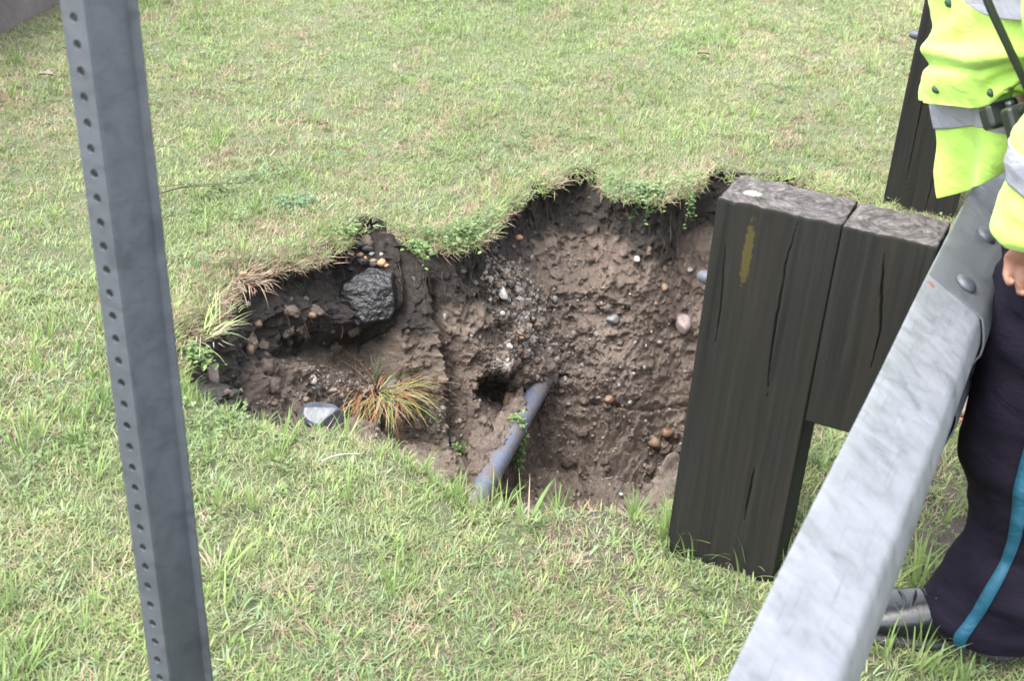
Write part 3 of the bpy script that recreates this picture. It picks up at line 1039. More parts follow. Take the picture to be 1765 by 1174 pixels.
for mb_, mm in zip(pb, (rockmat('grit_brown', (.07, .05, .04), (.19, .14, .10), .6, 60), rockmat('grit_grey', (.11, .10, .095), (.24, .22, .205), .6, 60), rockmat('grit_dark', (.04, .03, .025), (.10, .075, .055), .6, 60))):
    tag(mb_.build('gravel', mm, None, False, fix=False), kind='stuff')

# soil lumps: the slab over the pipe, the soil lying along it, the heap by the post
def lump(mb, c, R, axes, seed, sub=5, am=.22):
    V_, F_ = rock_mesh((1, 1, 1), None, seed, sub, am * .5, nrand=16)
    nrm = V_ / np.linalg.norm(V_, axis=1, keepdims=True)
    V_ = V_ * np.asarray(R)
    V_ = V_ @ np.asarray(axes) + c
    V_ = V_ + (nrm @ np.asarray(axes)) * (fbm(V_, 28, 3, seed) * .014 + fbm(V_, 90, 3, seed + 5) * .009)[:, None]
    mb.add(V_, F_)
# the pipe, level, with its wall end buried
PA, PB = on_pit(826, 840) - CW * .010, on_pit(938, 670) - CW * .004
print('pipe', PA, PB)
pd_ = (PB - PA) / np.linalg.norm(PB - PA)
mb = MB()
pr0 = .029
ends = (PA - pd_ * .16, PB + pd_ * .22)
nseg = 60
mb.loft([[ends[0] + (ends[1] - ends[0]) * i / nseg + pr0 * (math.cos(a) * np.cross(pd_, [0, 0, 1]) + math.sin(a) * np.array([0, 0, 1])) for a in np.linspace(0, 2 * math.pi, 40, endpoint=False)] for i in range(nseg + 1)])
tag(mb.build('drain_pipe', M['pvc'], None, True, loc=PA), 'blue grey plastic pipe crossing the hole, partly covered with soil', 'pipe')
sidev = np.cross(pd_, [0, 0, 1.]); sidev /= np.linalg.norm(sidev)
AX = np.stack([pd_, sidev, np.array([0, 0, 1.])])
mb = MB()
PL = np.linalg.norm(PB - PA)
upv_ = np.cross(sidev, pd_); upv_ *= np.sign(upv_[2])
lside = sidev if (PJ(PA + sidev * .1) - PJ(PA))[0] < 0 else -sidev
AX = np.stack([pd_, sidev, upv_])
def along(t_, sd_, up_): return PA + (PB - PA) * t_ + lside * sd_ + upv_ * up_
lump(mb, along(.42, .026, .010), (.14, .030, .024), AX, 401)
lump(mb, along(.26, .030, .004), (.10, .034, .028), AX, 402)
lump(mb, along(.68, .026, .012), (.10, .032, .028), AX, 403)
lump(mb, along(.97, .060, .050), (.085, .040, .034), AX, 404)
lump(mb, along(1.05, .010, .035), (.07, .045, .04), AX, 405)
lump(mb, along(.50, .075, -.010), (.12, .035, .03), AX, 411)
lump(mb, AZ(1150, 890, -.10), (.06, .07, .07), np.eye(3), 406)
lump(mb, AZ(1125, 900, -.09), (.05, .04, .05), np.eye(3), 407)
lump(mb, AZ(1160, 845, -.15), (.04, .06, .09), np.eye(3), 408)
sl = mb.build('loose_soil', M['soil'], None, True, fix=False)
a_ = sl.data.attributes.new('gravel', 'FLOAT', 'POINT')
a_.data.foreach_set('value', np.full(len(sl.data.vertices), .2, np.float32))
tag(sl, kind='stuff')
# clods
mb = MB()
rcl = [rock_mesh((1, 1, 1), None, 500 + i, 3, .35, nrand=12) for i in range(8)]
for c in rg.integers(0, len(_pv), 1500):
    if _pp[c, 1] < 560 and rg.random() > .25: continue
    V_, F_ = rcl[rg.integers(8)]
    s = rg.gamma(2.0, .0026) + .002
    q = np.array(Euler(tuple(rg.uniform(0, 6.28, 3))).to_matrix())
    mb.add((V_ * s * rg.uniform(.7, 1.3, 3)) @ q.T + _pv[c], F_)
tag(mb.build('soil_clods', M['soil'], None, True, fix=False), kind='stuff')
# fine roots hanging from the black topsoil
mb = MB()
for c in range(1100):
    i = rg.integers(0, NU)
    if isfar[i] < .5: continue
    j = rg.integers(2, int(tw * .30))
    p0 = PITV[i, j] + np.append(inward[i], 0) * .004
    L = rg.uniform(.02, .13)
    pts = [p0]
    d_ = np.append(inward[i], 0) * .3 + np.array([rg.normal(0, .35), rg.normal(0, .35), -.3])
    for _ in range(6):
        d_ = d_ * .7 + np.array([rg.normal(0, .25), rg.normal(0, .25), -.55])
        pts.append(pts[-1] + d_ / np.linalg.norm(d_) * L / 6)
    mb.tube(pts, [rg.uniform(.0003, .0009)] * 6 + [.0002], 4)
tag(mb.build('roots', M['root'], None, True, fix=False), kind='stuff')

# ---------------------------------------------------------------- single plants, leaves and stems
def plant(name, base, label, cat, blades, mats, leaves=None, group=None):
    "blades: (count, radius, (h0,h1), (w0,w1), (lean0,lean1), azimuth range, curl)"
    parts = [MB() for _ in mats]
    for cnt, rr, h, w, ln, az, cu, mi in blades:
        for _ in range(cnt):
            a = random.uniform(*az)
            q = rr * math.sqrt(random.random())
            m2_ = MB()
            blade(m2_, 0, 0, random.uniform(*h), random.uniform(*w), random.uniform(*ln), a + random.uniform(-1.1, 1.1), random.uniform(*cu), 6)
            parts[mi].add(m2_.v[0] + np.array(base) + np.array([q * math.cos(a), q * math.sin(a), 0]), m2_.f)
    first = parts[0].build(name, mats[0], None, True, loc=base, fix=False)
    for mb_, m_ in zip(parts[1:], mats[1:]):
        if mb_.n:
            first.data.materials.append(m_)
            bm = bmesh.new(); bm.from_mesh(first.data)
            vs = [bm.verts.new(tuple(v - np.array(base))) for v in np.concatenate(mb_.v)]
            for f in mb_.f:
                fc = bm.faces.new([vs[i] for i in f]); fc.material_index = len(first.data.materials) - 1; fc.smooth = True
            bm.to_mesh(first.data); bm.free()
    return tag(first, label, cat, group)
GR, OL, LT, CO, TL = MG['fine'][0], MG['fine'][1], MG['broad'][0], MG['broad'][1], MG['tall'][0]
ST, RS = MG['straw']
RU = mat_blade('rusty_grass', [(.12, .040, .018), (.20, .080, .035), (.28, .14, .065), (.30, .20, .11)], .6, .15)
cb = on_pit(658, 705) + np.array([0, -.01, .06])
plant('grass_clump', cb, 'big clump of dry orange grass with green tips slumped inside the hole', 'grass clump',
      [(240, .085, (.08, .19), (.0009, .0017), (.6, 1.75), (0, 6.28), (.4, 2.2), 0), (130, .075, (.09, .20), (.0008, .0015), (.6, 1.65), (0, 6.28), (.3, 2.0), 1), (60, .06, (.10, .19), (.0010, .0019), (.7, 1.6), (-1.2, 1.2), (.2, .9), 2)], [RU, ST, LT])
plant('grass_clump', on_pit(646, 650) + np.array([0, 0, -.01]), 'upright green sprig with red stems behind the dry clump', 'grass clump',
      [(9, .012, (.08, .12), (.001, .0018), (.05, .5), (0, 6.28), (0, .5), 0), (9, .012, (.06, .10), (.001, .0015), (.1, .8), (0, 6.28), (.1, .6), 1)], [CO, RS])
lb = G(338, 572)
plant('grass_clump', lb, 'long pale green blades reaching over the left lip of the hole', 'grass clump',
      [(14, .06, (.05, .12), (.0009, .0015), (.9, 1.5), (-1.5, 1.2), (-.1, .7), 0), (20, .08, (.05, .12), (.0008, .0014), (.7, 1.6), (-1.8, 1.6), (-.2, .7), 1), (30, .08, (.05, .10), (.001, .0018), (.4, 1.3), (-2, 2), (.1, .7), 2)], [CO, ST, LT])
plant('grass_clump', G(395, 475), 'straw coloured tuft drooping over the left lip above the pale blades', 'grass clump',
      [(150, .10, (.02, .06), (.0006, .0012), (.9, 1.9), (-3.1, 3.1), (.2, 1.2), 0), (90, .11, (.02, .06), (.0006, .0012), (.9, 1.9), (-3.1, 3.1), (.2, 1.2), 1)], [ST, RS])
for x_, y_, lab in ((905, 905, 'tall green tuft in the near grass below the pipe'), (380, 985, 'tall green tuft beside the sign post'), (1200, 960, 'tall tuft at the foot of the timber post, left of its middle'), (1290, 985, 'tall tuft at the foot of the timber post, right of its middle')):
    plant('grass_tuft', G(x_, y_), lab, 'grass tuft', [(16, .03, (.05, .11), (.0014, .0026), (.1, .8), (0, 6.28), (.2, .9), 0), (5, .03, (.05, .10), (.0012, .002), (.4, 1.), (0, 6.28), (.2, .9), 1)], [TL, ST], group='tall tufts in the lawn')

def leafy(name, base, spread, cnt, label, mat, rise=.05, out=(0, 0, 0), stem=True, lw=.006, cat='weed'):
    mb_ = MB()
    base = np.asarray(base, float)
    for s_ in range(cnt):
        a = random.uniform(0, 6.28)
        tip = base + np.array([math.cos(a) * spread * random.random() ** .5, math.sin(a) * spread * random.random() ** .5, random.uniform(.2, 1) * rise]) + np.asarray(out) * random.random()
        mid = (base + tip) / 2 + np.array([0, 0, .01])
        if stem: mb_.tube([base, mid, tip], [.0008, .0007, .0005], 4)
        for k_ in range(random.randint(5, 9)):
            t_ = random.uniform(.35, 1.05)
            c = base * (1 - t_) + tip * t_ + np.random.default_rng(k_ + s_ * 31).normal(0, .006, 3)
            b = random.uniform(0, 6.28)
            L = random.uniform(.8, 1.5) * lw
            up = np.array([random.uniform(-.5, .5), random.uniform(-.5, .5), 1.]); up /= np.linalg.norm(up)
            dx = np.cross(up, [math.cos(b), math.sin(b), 0.]); dx /= np.linalg.norm(dx)
            dy = np.cross(up, dx)
            pts = [c + L * (u_ * dx + v_ * dy) + up * w_ for u_, v_, w_ in ((-1, 0, 0), (-.5, .45, .0008), (.2, .55, .0012), (1, 0, -.001), (.2, -.55, .0012), (-.5, -.45, .0008))]
            mb_.add(pts, [(0, 1, 2, 3), (0, 3, 4, 5)])
    return tag(mb_.build(name, mat, None, True, loc=base, fix=False), label, cat)
WG = mat_blade('weed_leaf', [(.055, .10, .030), (.090, .15, .048), (.14, .205, .075)], .45, .25)
WP = mat_blade('pale_weed_leaf', [(.11, .18, .09), (.17, .26, .14), (.23, .33, .19)], .45, .3)
leafy('weed', on_pit(888, 742) - CW * .07 + np.array([.02, 0, .03]), .035, 44, 'bright green creeping weed hanging beside the pipe', WG, .02, (.02, -.04, -.17))
leafy('weed', G(798, 398), .05, 34, 'bushy light green weed on the lip in the middle of the far edge', WG, .03, (.03, -.05, -.05), lw=.006)
leafy('weed', G(720, 425), .04, 14, 'small green weed drooping over the lip right of the boulder', WG, .02, (.03, -.04, -.04))
leafy('weed', G(1120, 325), .07, 18, 'trailing weed hanging over the highest part of the far lip', WG, .01, (.02, -.06, -.10), lw=.006)
leafy('weed', G(1195, 330), .03, 10, 'small trailing weed on the lip nearest the timber post', WG, .01, (.02, -.05, -.12), lw=.005)
leafy('weed', G(505, 352), .07, 60, 'pale feathery weed in the lawn behind the boulder', WP, .02, lw=.004)
leafy('weed', G(600, 396), .05, 16, 'low green weed at the edge above the stone chips', WG, .012, lw=.005)
leafy('weed', on_pit(800, 775), .02, 10, 'small dark green weed left of the soil on the pipe', MG['clover'][0], .02, lw=.005)
leafy('weed', G(330, 600), .05, 30, 'low weed under the pale blades at the left corner', WG, .0, (.03, .0, -.05), lw=.006)

def leaf(px, py, L, mat, label, rz):
    b = G(px, py) + np.array([0, 0, .022])
    V_ = []
    for i in range(7):
        t_ = i / 6
        w_ = L * .38 * math.sin(math.pi * min(1, t_ * .93 + .04)) ** .8
        for k_ in (-1, 0, 1):
            V_.append(((t_ - .5) * L, k_ * w_ * (1 + .15 * math.sin(9 * t_)), .18 * L * abs(k_) + .12 * L * math.sin(3 * t_) + .02 * L * (i % 2)))
    V_ = np.array(V_)
    c, s = math.cos(rz), math.sin(rz)
    V_ = V_ @ np.array([[c, s, 0], [-s, c, 0], [0, 0, 1]]) + b
    mb_ = MB().add(V_, [(i * 3 + k_, i * 3 + k_ + 1, i * 3 + 4 + k_, i * 3 + 3 + k_) for i in range(6) for k_ in range(2)])
    o = mb_.build('fallen_leaf', mat, None, True, loc=b, fix=False)
    m_ = o.modifiers.new('thick', 'SOLIDIFY'); m_.thickness = .0006
    return tag(o, label, 'leaf', 'fallen leaves on the lawn')
leaf(81, 142, .045, RM['pink'], 'pale pink fallen leaf in the lawn left of the sign post', .4)
leaf(287, 6, .04, RM['orange'], 'orange fallen leaf at the top edge of the lawn right of the sign post', .2)
leaf(558, 226, .03, RM['brown'], 'dark brown curled leaf in the lawn above the boulder', .9)
leaf(566, 98, .022, RM['orange'], 'small orange leaf, upper of the close pair', .1)
leaf(554, 106, .022, RM['orange'], 'small orange leaf, lower of the close pair', 1.2)
leaf(1211, 104, .045, RM['tan'], 'tan curled leaf in the upper right of the lawn', .3)
leaf(1375, 215, .03, RM['brown'], 'brown leaf in the lawn left of the far timber post', .7)
leaf(420, 488, .02, RM['orange'], 'thin orange leaf scrap caught on the left lip', .7)
mb = MB()
a0, a1 = G(255, 358), G(445, 318)
pts = [a0 + (a1 - a0) * t_ + np.array([0, 0, .028 + .01 * math.sin(6 * t_)]) for t_ in np.linspace(0, 1, 12)]
mb.tube(pts, [.0022 - .0015 * i / 11 for i in range(12)], 6)
mb.tube([p_ + np.array([.004, .012 * math.sin(3 * i / 11), .002]) for i, p_ in enumerate(pts[:9])], .0012, 5)
tag(mb.build('dry_stem', M['root'], None, True, loc=a0), 'long thin dead stem lying on the lawn right of the sign post', 'stem')
mb = MB()
a0, a1 = G(255, 345), G(322, 322)
mb.tube([a0 + (a1 - a0) * t_ + np.array([0, 0, .022 + .006 * math.sin(6 * t_)]) for t_ in np.linspace(0, 1, 8)], .001, 5)
tag(mb.build('dry_stem', M['root'], None, True, loc=a0), 'short thin dead stem behind the long one', 'stem')
mb = MB()
a0, a1 = G(553, 818), G(625, 802)
mb.tube([a0 + (a1 - a0) * t_ + np.array([0, 0, .03 + .006 * math.sin(4 * t_)]) for t_ in np.linspace(0, 1, 8)], [.0018] * 7 + [.0008], 5)
tag(mb.build('dry_stem', RM['pale'], None, True, loc=a0), 'pale straw stalk lying in the near grass', 'stem')
mb = MB()
for k_ in range(5):
    b0 = on_pit(1195, 690 + 3 * k_)
    p_ = [b0]
    for i in range(8):
        p_.append(p_[-1] + (-CR * .011 + CU * random.uniform(-.004, .004) - CW * .002))
    mb.tube(p_, [.0009] * 8 + [.0003], 5)
tag(mb.build('root', RM['tan'], None, True, loc=on_pit(1190, 695)), 'thin yellow forked root sticking out of the wall beside the post', 'root')

# ---------------------------------------------------------------- timber guardrail posts
def wood_mat(name, pith, marks):
    t = mat_wood(pith, marks)
    t.name = name
    return t
def timber(mb, x0, x1, y0, y1, z0, z1, cracks=(), seed=0, nz=260):
    r_ = .003
    per = []
    def side(ax, ay, bx, by, nx, ny, n_):
        for i in range(n_):
            t_ = i / n_
            per.append((ax + (bx - ax) * t_, ay + (by - ay) * t_, nx, ny))
    def corner(cx, cy, a0_):
        for i in range(4):
            a = a0_ + (i / 4) * math.pi / 2
            per.append((cx + r_ * math.cos(a), cy + r_ * math.sin(a), math.cos(a), math.sin(a)))
    side(x0 + r_, y0, x1 - r_, y0, 0, -1, 150); corner(x1 - r_, y0 + r_, -math.pi / 2)
    side(x1, y0 + r_, x1, y1 - r_, 1, 0, 60); corner(x1 - r_, y1 - r_, 0)
    side(x1 - r_, y1, x0 + r_, y1, 0, 1, 60); corner(x0 + r_, y1 - r_, math.pi / 2)
    side(x0, y1 - r_, x0, y0 + r_, -1, 0, 60); corner(x0 + r_, y0 + r_, math.pi)
    per = np.array(per)
    n_ = len(per)
    zs = np.linspace(z0, z1 - .004, nz)
    P = np.zeros((nz, n_, 3)); Nn = np.zeros((nz, n_, 3))
    P[..., 0] = per[:, 0]; P[..., 1] = per[:, 1]; P[..., 2] = zs[:, None]
    Nn[..., 0] = per[:, 2]; Nn[..., 1] = per[:, 3]
    g = fbm(P * np.array([1, 1, .05]), 60, 3, seed) * .0005 + fbm(P * np.array([1, 1, .3]), 9, 2, seed + 3) * .0012
    g -= .0012 * smooth(.45, .95, fbm(P * np.array([1, 1, .04]), 45, 2, seed + 9))
    fr_ = per[:, 3] < -.5
    for pts_, wd, dp_ in cracks:
        m_ = np.zeros(P.shape[:2])
        zlo_, zhi_ = min(q_[1] for q_ in pts_), max(q_[1] for q_ in pts_)
        xx = P[..., 0] + .0008 * vnoise(P, 70, 5) + .0014 * vnoise(P, 9, 6)
        for (a, b), (c, d) in zip(pts_[:-1], pts_[1:]):
            dx, dz = c - a, d - b
            t_ = np.clip(((xx - a) * dx + (P[..., 2] - b) * dz) / (dx * dx + dz * dz), 0, 1)
            zr_ = (P[..., 2] - zlo_) / (zhi_ - zlo_ + 1e-6)
            ww_ = wd * (1.1 + .6 * vnoise(P, 12, 8)) * np.clip(4 * zr_ * (1.02 - zr_), .12, 1) ** .8
            m_ = np.maximum(m_, np.exp(-(np.hypot(xx - a - t_ * dx, P[..., 2] - b - t_ * dz) / ww_) ** 2))
        g -= m_ * fr_[None, :] * dp_
    P += Nn * g[..., None]
    rings = [P[i] for i in range(nz)]
    cx, cy = (x0 + x1) / 2, (y0 + y1) / 2
    top = P[-1].copy()
    chip = .003 * vnoise(P3(top[:, 0], top[:, 1]), 50, seed + 21)
    for k_, s_ in enumerate([.992, .97, .93] + list(np.linspace(.88, .02, 26))):
        q = top.copy()
        q[:, 0] = cx + (top[:, 0] - cx) * s_; q[:, 1] = cy + (top[:, 1] - cy) * s_
        q[:, 2] = z1 - (.0012 if k_ == 0 else 0) + fbm(q * np.array([1, 1, 0]), 40, 3, seed + 13) * .0016 + chip * max(0, s_ - .9) * 6
        rings.append(q)
    mb.loft(rings)
    return mb
def A0(px, py):
    p_ = AY(px, py, 0)
    return (p_[0], p_[2])
PW, BW, DP, ZT, BH = .2013, .149, .1265, .6936, .3528
crkA = [A0(1378, 377), A0(1353, 456), A0(1339, 542), A0(1322, 683)]
crkA2 = [A0(1318, 407), A0(1333, 425), A0(1352, 452)]
crkA3 = [A0(1250, 420), A0(1243, 520), A0(1232, 600)]
crkB = [A0(1524, 436), A0(1519, 500), A0(1516, 573), A0(1500, 640)]
crkC = [A0(1300, 800), A0(1290, 860), A0(1283, 900)]
wp = wood_mat('weathered_timber_post', (.125, .075), True)
wb = wood_mat('weathered_timber_block', (.272, .060), False)
wf = wood_mat('weathered_timber_far', (.12, .07), False)
def bolt_mb(c, axis, R, h, washer=0, n_=20, oval=1.0):
    axis = np.asarray(axis, float); axis /= np.linalg.norm(axis)
    a = np.array([0, 1., 0]) if abs(axis[1]) < .9 else np.array([0, 0, 1.])
    x_ = np.cross(a, axis); x_ /= np.linalg.norm(x_)
    y_ = np.cross(axis, x_)
    rings = []
    prof = []
    if washer: prof += [(washer, 0), (washer, .003), (R * 1.02, .003)]
    prof += [(R, 0.003 if washer else 0), (R, h * .25), (R * .93, h * .55), (R * .72, h * .85), (R * .4, h * .98), (R * .03, h)]
    for r_, z_ in prof:
        rings.append([np.asarray(c) + r_ * (oval * math.cos(t_) * y_ + math.sin(t_) * x_) + axis * z_ for t_ in np.linspace(0, 2 * math.pi, n_, endpoint=False)])
    return MB().loft(rings)
def guard_post(dy, label, pm, bm_, near):
    root = empty('guardrail_post', (0, dy, 0), label, 'guardrail post', 'timber guardrail posts')
    timber(MBs := MB(), 0, PW, dy, dy + DP, -.35, ZT, [(crkA, .0010, .010), (crkA3, .0009, .006), (crkC, .0010, .008)] if near else [([(.05, .66), (.055, .1)], .0011, .009), ([(.13, .80), (.125, .0)], .0014, .010)], 1 if near else 33)
    MBs.build('post', pm, root)
    timber(MBs := MB(), PW + .0012, PW + BW, dy + .0015, dy + DP - .003, ZT - BH, ZT - .001, [(crkB, .0012, .010)] if near else [([(.27, .75), (.27, .4)], .0011, .009)], 7 if near else 37, 160)
    MBs.build('offset_block', bm_, root)
    zb_ = ZT - .170
    bmb = bolt_mb((-.001, dy + DP / 2, zb_), (-1, 0, 0), .013, .03, .0)
    bmb.tube([(-.001, dy + DP / 2, zb_), (-.005, dy + DP / 2, zb_)], .021, 18)
    bo = bmb.build('bolt', M['bolt'], root)
    bevel(bo, .001)
    return root
guard_post(0, 'dark weathered timber guardrail post with offset block at the right edge of the hole', wp, wb, True)
guard_post(1.9394, 'farther dark timber guardrail post, half hidden behind the yellow jacket', wf, wf, False)

# ---------------------------------------------------------------- W-beam rail
def wprofile(dx=0., dz=0., off=0.):
    half = [(.352, .683), (.3545, .6832), (.372, .6730), (.412, .6505), (.4295, .6405), (.4345, .6355), (.4370, .628), (.4415, .612), (.4440, .598), (.4435, .584), (.438, .572), (.425, .5635), (.395, .553), (.372, .5455), (.362, .541), (.358, .535), (.357, .527)]
    zc = .527
    pts = half + [(x_ - .010 * min(1, (z_ - zc) / .05), 2 * zc - z_) for x_, z_ in half[-2::-1]]
    P = np.array(pts)
    T = np.gradient(P, axis=0)
    N_ = np.stack([-T[:, 1], T[:, 0]], -1); N_ /= np.linalg.norm(N_, axis=1, keepdims=True)
    if N_[8, 0] < 0: N_ = -N_
    P = P + N_ * off
    P[:, 0] += dx; P[:, 1] += dz
    return P, N_
def beam(name, y0, y1, off, parent, dx=0, dz=0, mat=None, skew=0, step_=.04):
    P, N_ = wprofile(dx, dz, off)
    Q = P + N_ * .0028
    loop = np.concatenate([Q, P[::-1]])
    n_ = max(2, int((y1 - y0) / step_))
    rings = []
    for i in range(n_ + 1):
        y_ = y0 + (y1 - y0) * i / n_
        r_ = np.zeros((len(loop), 3))
        r_[:, 0] = loop[:, 0] + .0008 * math.sin(y_ * 9 + dx) ; r_[:, 1] = y_; r_[:, 2] = loop[:, 1] + .0007 * math.sin(y_ * 7)
        rings.append(r_)
    mb_ = MB().loft(rings)
    o = mb_.build(name, mat or M['rail'], parent, False)
    me = o.data
    me.shade_smooth()
    md = o.modifiers.new('es', 'EDGE_SPLIT'); md.split_angle = math.radians(35)
    return o
rail = empty('guardrail', (.40, 0, .527), 'long bright galvanised steel guardrail beam running past the timber post', 'guardrail')
beam('rail_beam', -4.2, DP / 2 + .159, 0, rail)
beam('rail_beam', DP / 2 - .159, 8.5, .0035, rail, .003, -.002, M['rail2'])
for k_, (zz_, xx_, nn_) in enumerate(((.6585, .4005, (.5, 0, .866)), (.556, .402, (.33, 0, -.94)), (.498, .393, (.33, 0, .94)), (.3955, .3905, (.5, 0, -.866)))):
    for sy in (-.108, .108):
        n_ = np.array(nn_) / np.linalg.norm(nn_)
        c = np.array([xx_, DP / 2 + sy, zz_]) + n_ * .0045
        bolt_mb(c, n_, .0175, .011, 0, 24, 1.0).build('splice_bolt', M['bolt'], rail)
bolt_mb((.366, DP / 2, .527), (1, 0, 0), .017, .010, 0, 24).build('post_bolt', M['bolt'], rail)
for dy in (1.9394,):
    bolt_mb((.369, dy + DP / 2, .527), (1, 0, 0), .017, .010, 0, 24).build('post_bolt', M['bolt'], rail)
bolt_mb(np.array([.3612, -.118, .6805]), (.5, 0, .866), .008, .0015, 0, 14).build('rust_spot', rockmat('rust', (.10, .045, .03), (.22, .11, .08), .8), rail)

# ---------------------------------------------------------------- perforated sign post
SP0 = np.array([-.36918, -1.04316, 1.13351]); SD = np.array([.08929, -.01686, -.99586])
ra = np.array([.76, .65, 0.]); ra -= SD * (ra @ SD); ra /= np.linalg.norm(ra)
rb = np.cross(ra, SD); 
if rb @ np.array([-.65, .76, 0]) < 0: rb = -rb
def sp(a, b, s): return SP0 + ra * a + rb * b + SD * s
k0, k1 = -34, 46
eW = .0148
e_ = np.array([.73, -.68]); nW = np.array([-.68, -.73])
wl, wr = -e_ * eW, e_ * eW
rw = wr + e_ * .0142 * .95 - nW * .0433
lw = wl - e_ * .0142 * .95 - nW * .0433
rf, lf = rw + e_ * .011, lw - e_ * .011
mb = MB()
hp = .0254
for k_ in range(k0, k1):
    V_, F_ = [], []
    sc_ = k_ * hp
    nh = 16
    def rect(a):
        c, s = math.cos(a), math.sin(a)
        m_ = max(abs(c) / eW, abs(s) / (hp / 2))
        return c / m_, s / m_
    angs = sorted(set([round(2 * math.pi * i / nh, 6) for i in range(nh)] + [round(x_ % (2 * math.pi), 6) for x_ in (math.atan2(hp / 2, eW), math.pi - math.atan2(hp / 2, eW), math.pi + math.atan2(hp / 2, eW), -math.atan2(hp / 2, eW))]))
    for a in angs:
        V_.append(sp(*(e_ * math.cos(a) * .0047), sc_ + math.sin(a) * .0047))
        u_, v_ = rect(a)
        V_.append(sp(*(e_ * u_), sc_ + v_))
    na_ = len(angs)
    for i in range(na_):
        j = (i + 1) % na_
        F_.append((2 * i, 2 * i + 1, 2 * j + 1, 2 * j))
    mb.add(V_, F_)
for a_, b_ in ((wr, rw), (rw, rf), (wl, lw), (lw, lf)):
    # a rounded bend between wall and flange comes from the bevel below
    mb.add([sp(*(a_ + (b_ - a_) * t_), s_) for s_ in ((k0 - .5) * hp, (k1 - .5) * hp) for t_ in (0, 1)], [(0, 1, 3, 2)])
o = mb.build('sign_post', M['sign'], None, False, loc=sp(0, .02, 1.13), fix=False)
bm = bmesh.new(); bm.from_mesh(o.data); bmesh.ops.remove_doubles(bm, verts=bm.verts, dist=.0001); bmesh.ops.recalc_face_normals(bm, faces=bm.faces); bm.to_mesh(o.data); bm.free()
m_ = o.modifiers.new('thick', 'SOLIDIFY'); m_.thickness = .0028; m_.offset = 0
bevel(o, .0012, 2, 30)
tag(o, 'grey perforated steel sign post leaning in front of the lawn at left', 'sign post')

# ---------------------------------------------------------------- wall at the back left
w0, w1 = G(0, 62), G(112, 0)
wd = (w1 - w0)[:2] / np.linalg.norm((w1 - w0)[:2]); wn = np.array([-wd[1], wd[0]])
mb = MB()
rings = []
for i in range(160):
    s_ = -4 + 10 * i / 159
    q = w0[:2] + wd * s_
    zb0 = float(ground_z(q[0], q[1])) - .2
    lo = q + wn * 0; hi = q + wn * .35
    rings.append([(lo[0], lo[1], zb0), (lo[0], lo[1], zb0 + .45), (lo[0] + wn[0] * .01, lo[1] + wn[1] * .01, zb0 + .6), (lo[0] + wn[0] * .02, lo[1] + wn[1] * .02, zb0 + .75), (hi[0], hi[1], zb0 + .75), (hi[0], hi[1], zb0)])
mb.loft(rings)
tag(mb.build('retaining_wall', M['concrete'], None, False, loc=(w0[0], w0[1], 0)), 'brownish grey old wall along the back of the lawn in the top left corner', 'wall')

# ---------------------------------------------------------------- people
def catm(keys, m):
    K = np.asarray(keys, float)
    n_ = len(K)
    out = []
    for i in range(m):
        t_ = i / (m - 1) * (n_ - 1)
        j = min(int(t_), n_ - 2); u_ = t_ - j
        p0, p1, p2, p3 = K[max(j - 1, 0)], K[j], K[j + 1], K[min(j + 2, n_ - 1)]
        out.append(.5 * ((2 * p1) + (p2 - p0) * u_ + (2 * p0 - 5 * p1 + 4 * p2 - p3) * u_ ** 2 + (3 * p1 - p0 - 3 * p2 + p3) * u_ ** 3))
    return np.array(out)
def hring(keys, n_=56, m=90, wr=.006, seed=0, fr=9.):
    "rings lying level: key = (x, y, z, rx, ry); cloth folds run across"
    K = catm(keys, m)
    a = np.linspace(0, 2 * math.pi, n_, endpoint=False)
    V_ = np.zeros((m, n_, 3))
    V_[..., 0] = K[:, 0:1] + K[:, 3:4] * np.cos(a); V_[..., 1] = K[:, 1:2] + K[:, 4:5] * np.sin(a); V_[..., 2] = K[:, 2:3]
    N_ = np.stack([np.broadcast_to(np.cos(a), (m, n_)), np.broadcast_to(np.sin(a), (m, n_)), np.zeros((m, n_))], -1)
    w_ = fbm(V_ * np.array([1, 1, 1.7]), fr, 3, seed)
    return V_ + N_ * (w_ * wr)[..., None]
def limb(keys, n_=40, m=70, wr=.005, seed=0, fr=14., flat=1.):
    "rings across the path: key = (x, y, z, r)"
    K = catm(keys, m)
    c = K[:, :3]; T = np.gradient(c, axis=0); T /= np.linalg.norm(T, axis=1, keepdims=True)
    prev = np.array([0, 1., .2]); V_ = []
    for i in range(m):
        x_ = prev - T[i] * (prev @ T[i]); x_ /= np.linalg.norm(x_); prev = x_
        y_ = np.cross(T[i], x_)
        V_.append([c[i] + K[i, 3] * (math.cos(a) * x_ + flat * math.sin(a) * y_) for a in np.linspace(0, 2 * math.pi, n_, endpoint=False)])
    V_ = np.array(V_)
    N_ = V_ - c[:, None]; N_ /= np.linalg.norm(N_, axis=-1, keepdims=True) + 1e-9
    return V_ + N_ * (fbm(V_, fr, 3, seed) * wr)[..., None]
def cloth(name, cols, rough=.7, var=.12, sheen=.2, weave=700, wrk=.45):
    t = NT(name)
    c = t.co()
    n_ = t.noise(c, 12, 4)
    t.set(Base_Color=t.ramp(n_, [(.3, tuple(a * (1 - var) for a in cols)), (.7, tuple(min(.95, a * (1 + var)) for a in cols))]), Roughness=rough)
    t.b.inputs['Sheen Weight'].default_value = sheen
    t.b.inputs['Specular IOR Level'].default_value = .12 if max(cols) < .05 else .4
    w1 = t.noise(t.mp(c, (1, 1, 1.8)), 16, 5, .62, .8)
    nb = t.bump(w1, wrk, .012)
    t.bump(t.noise(c, weave, 2), .2, .0006, nb)
    return t.m
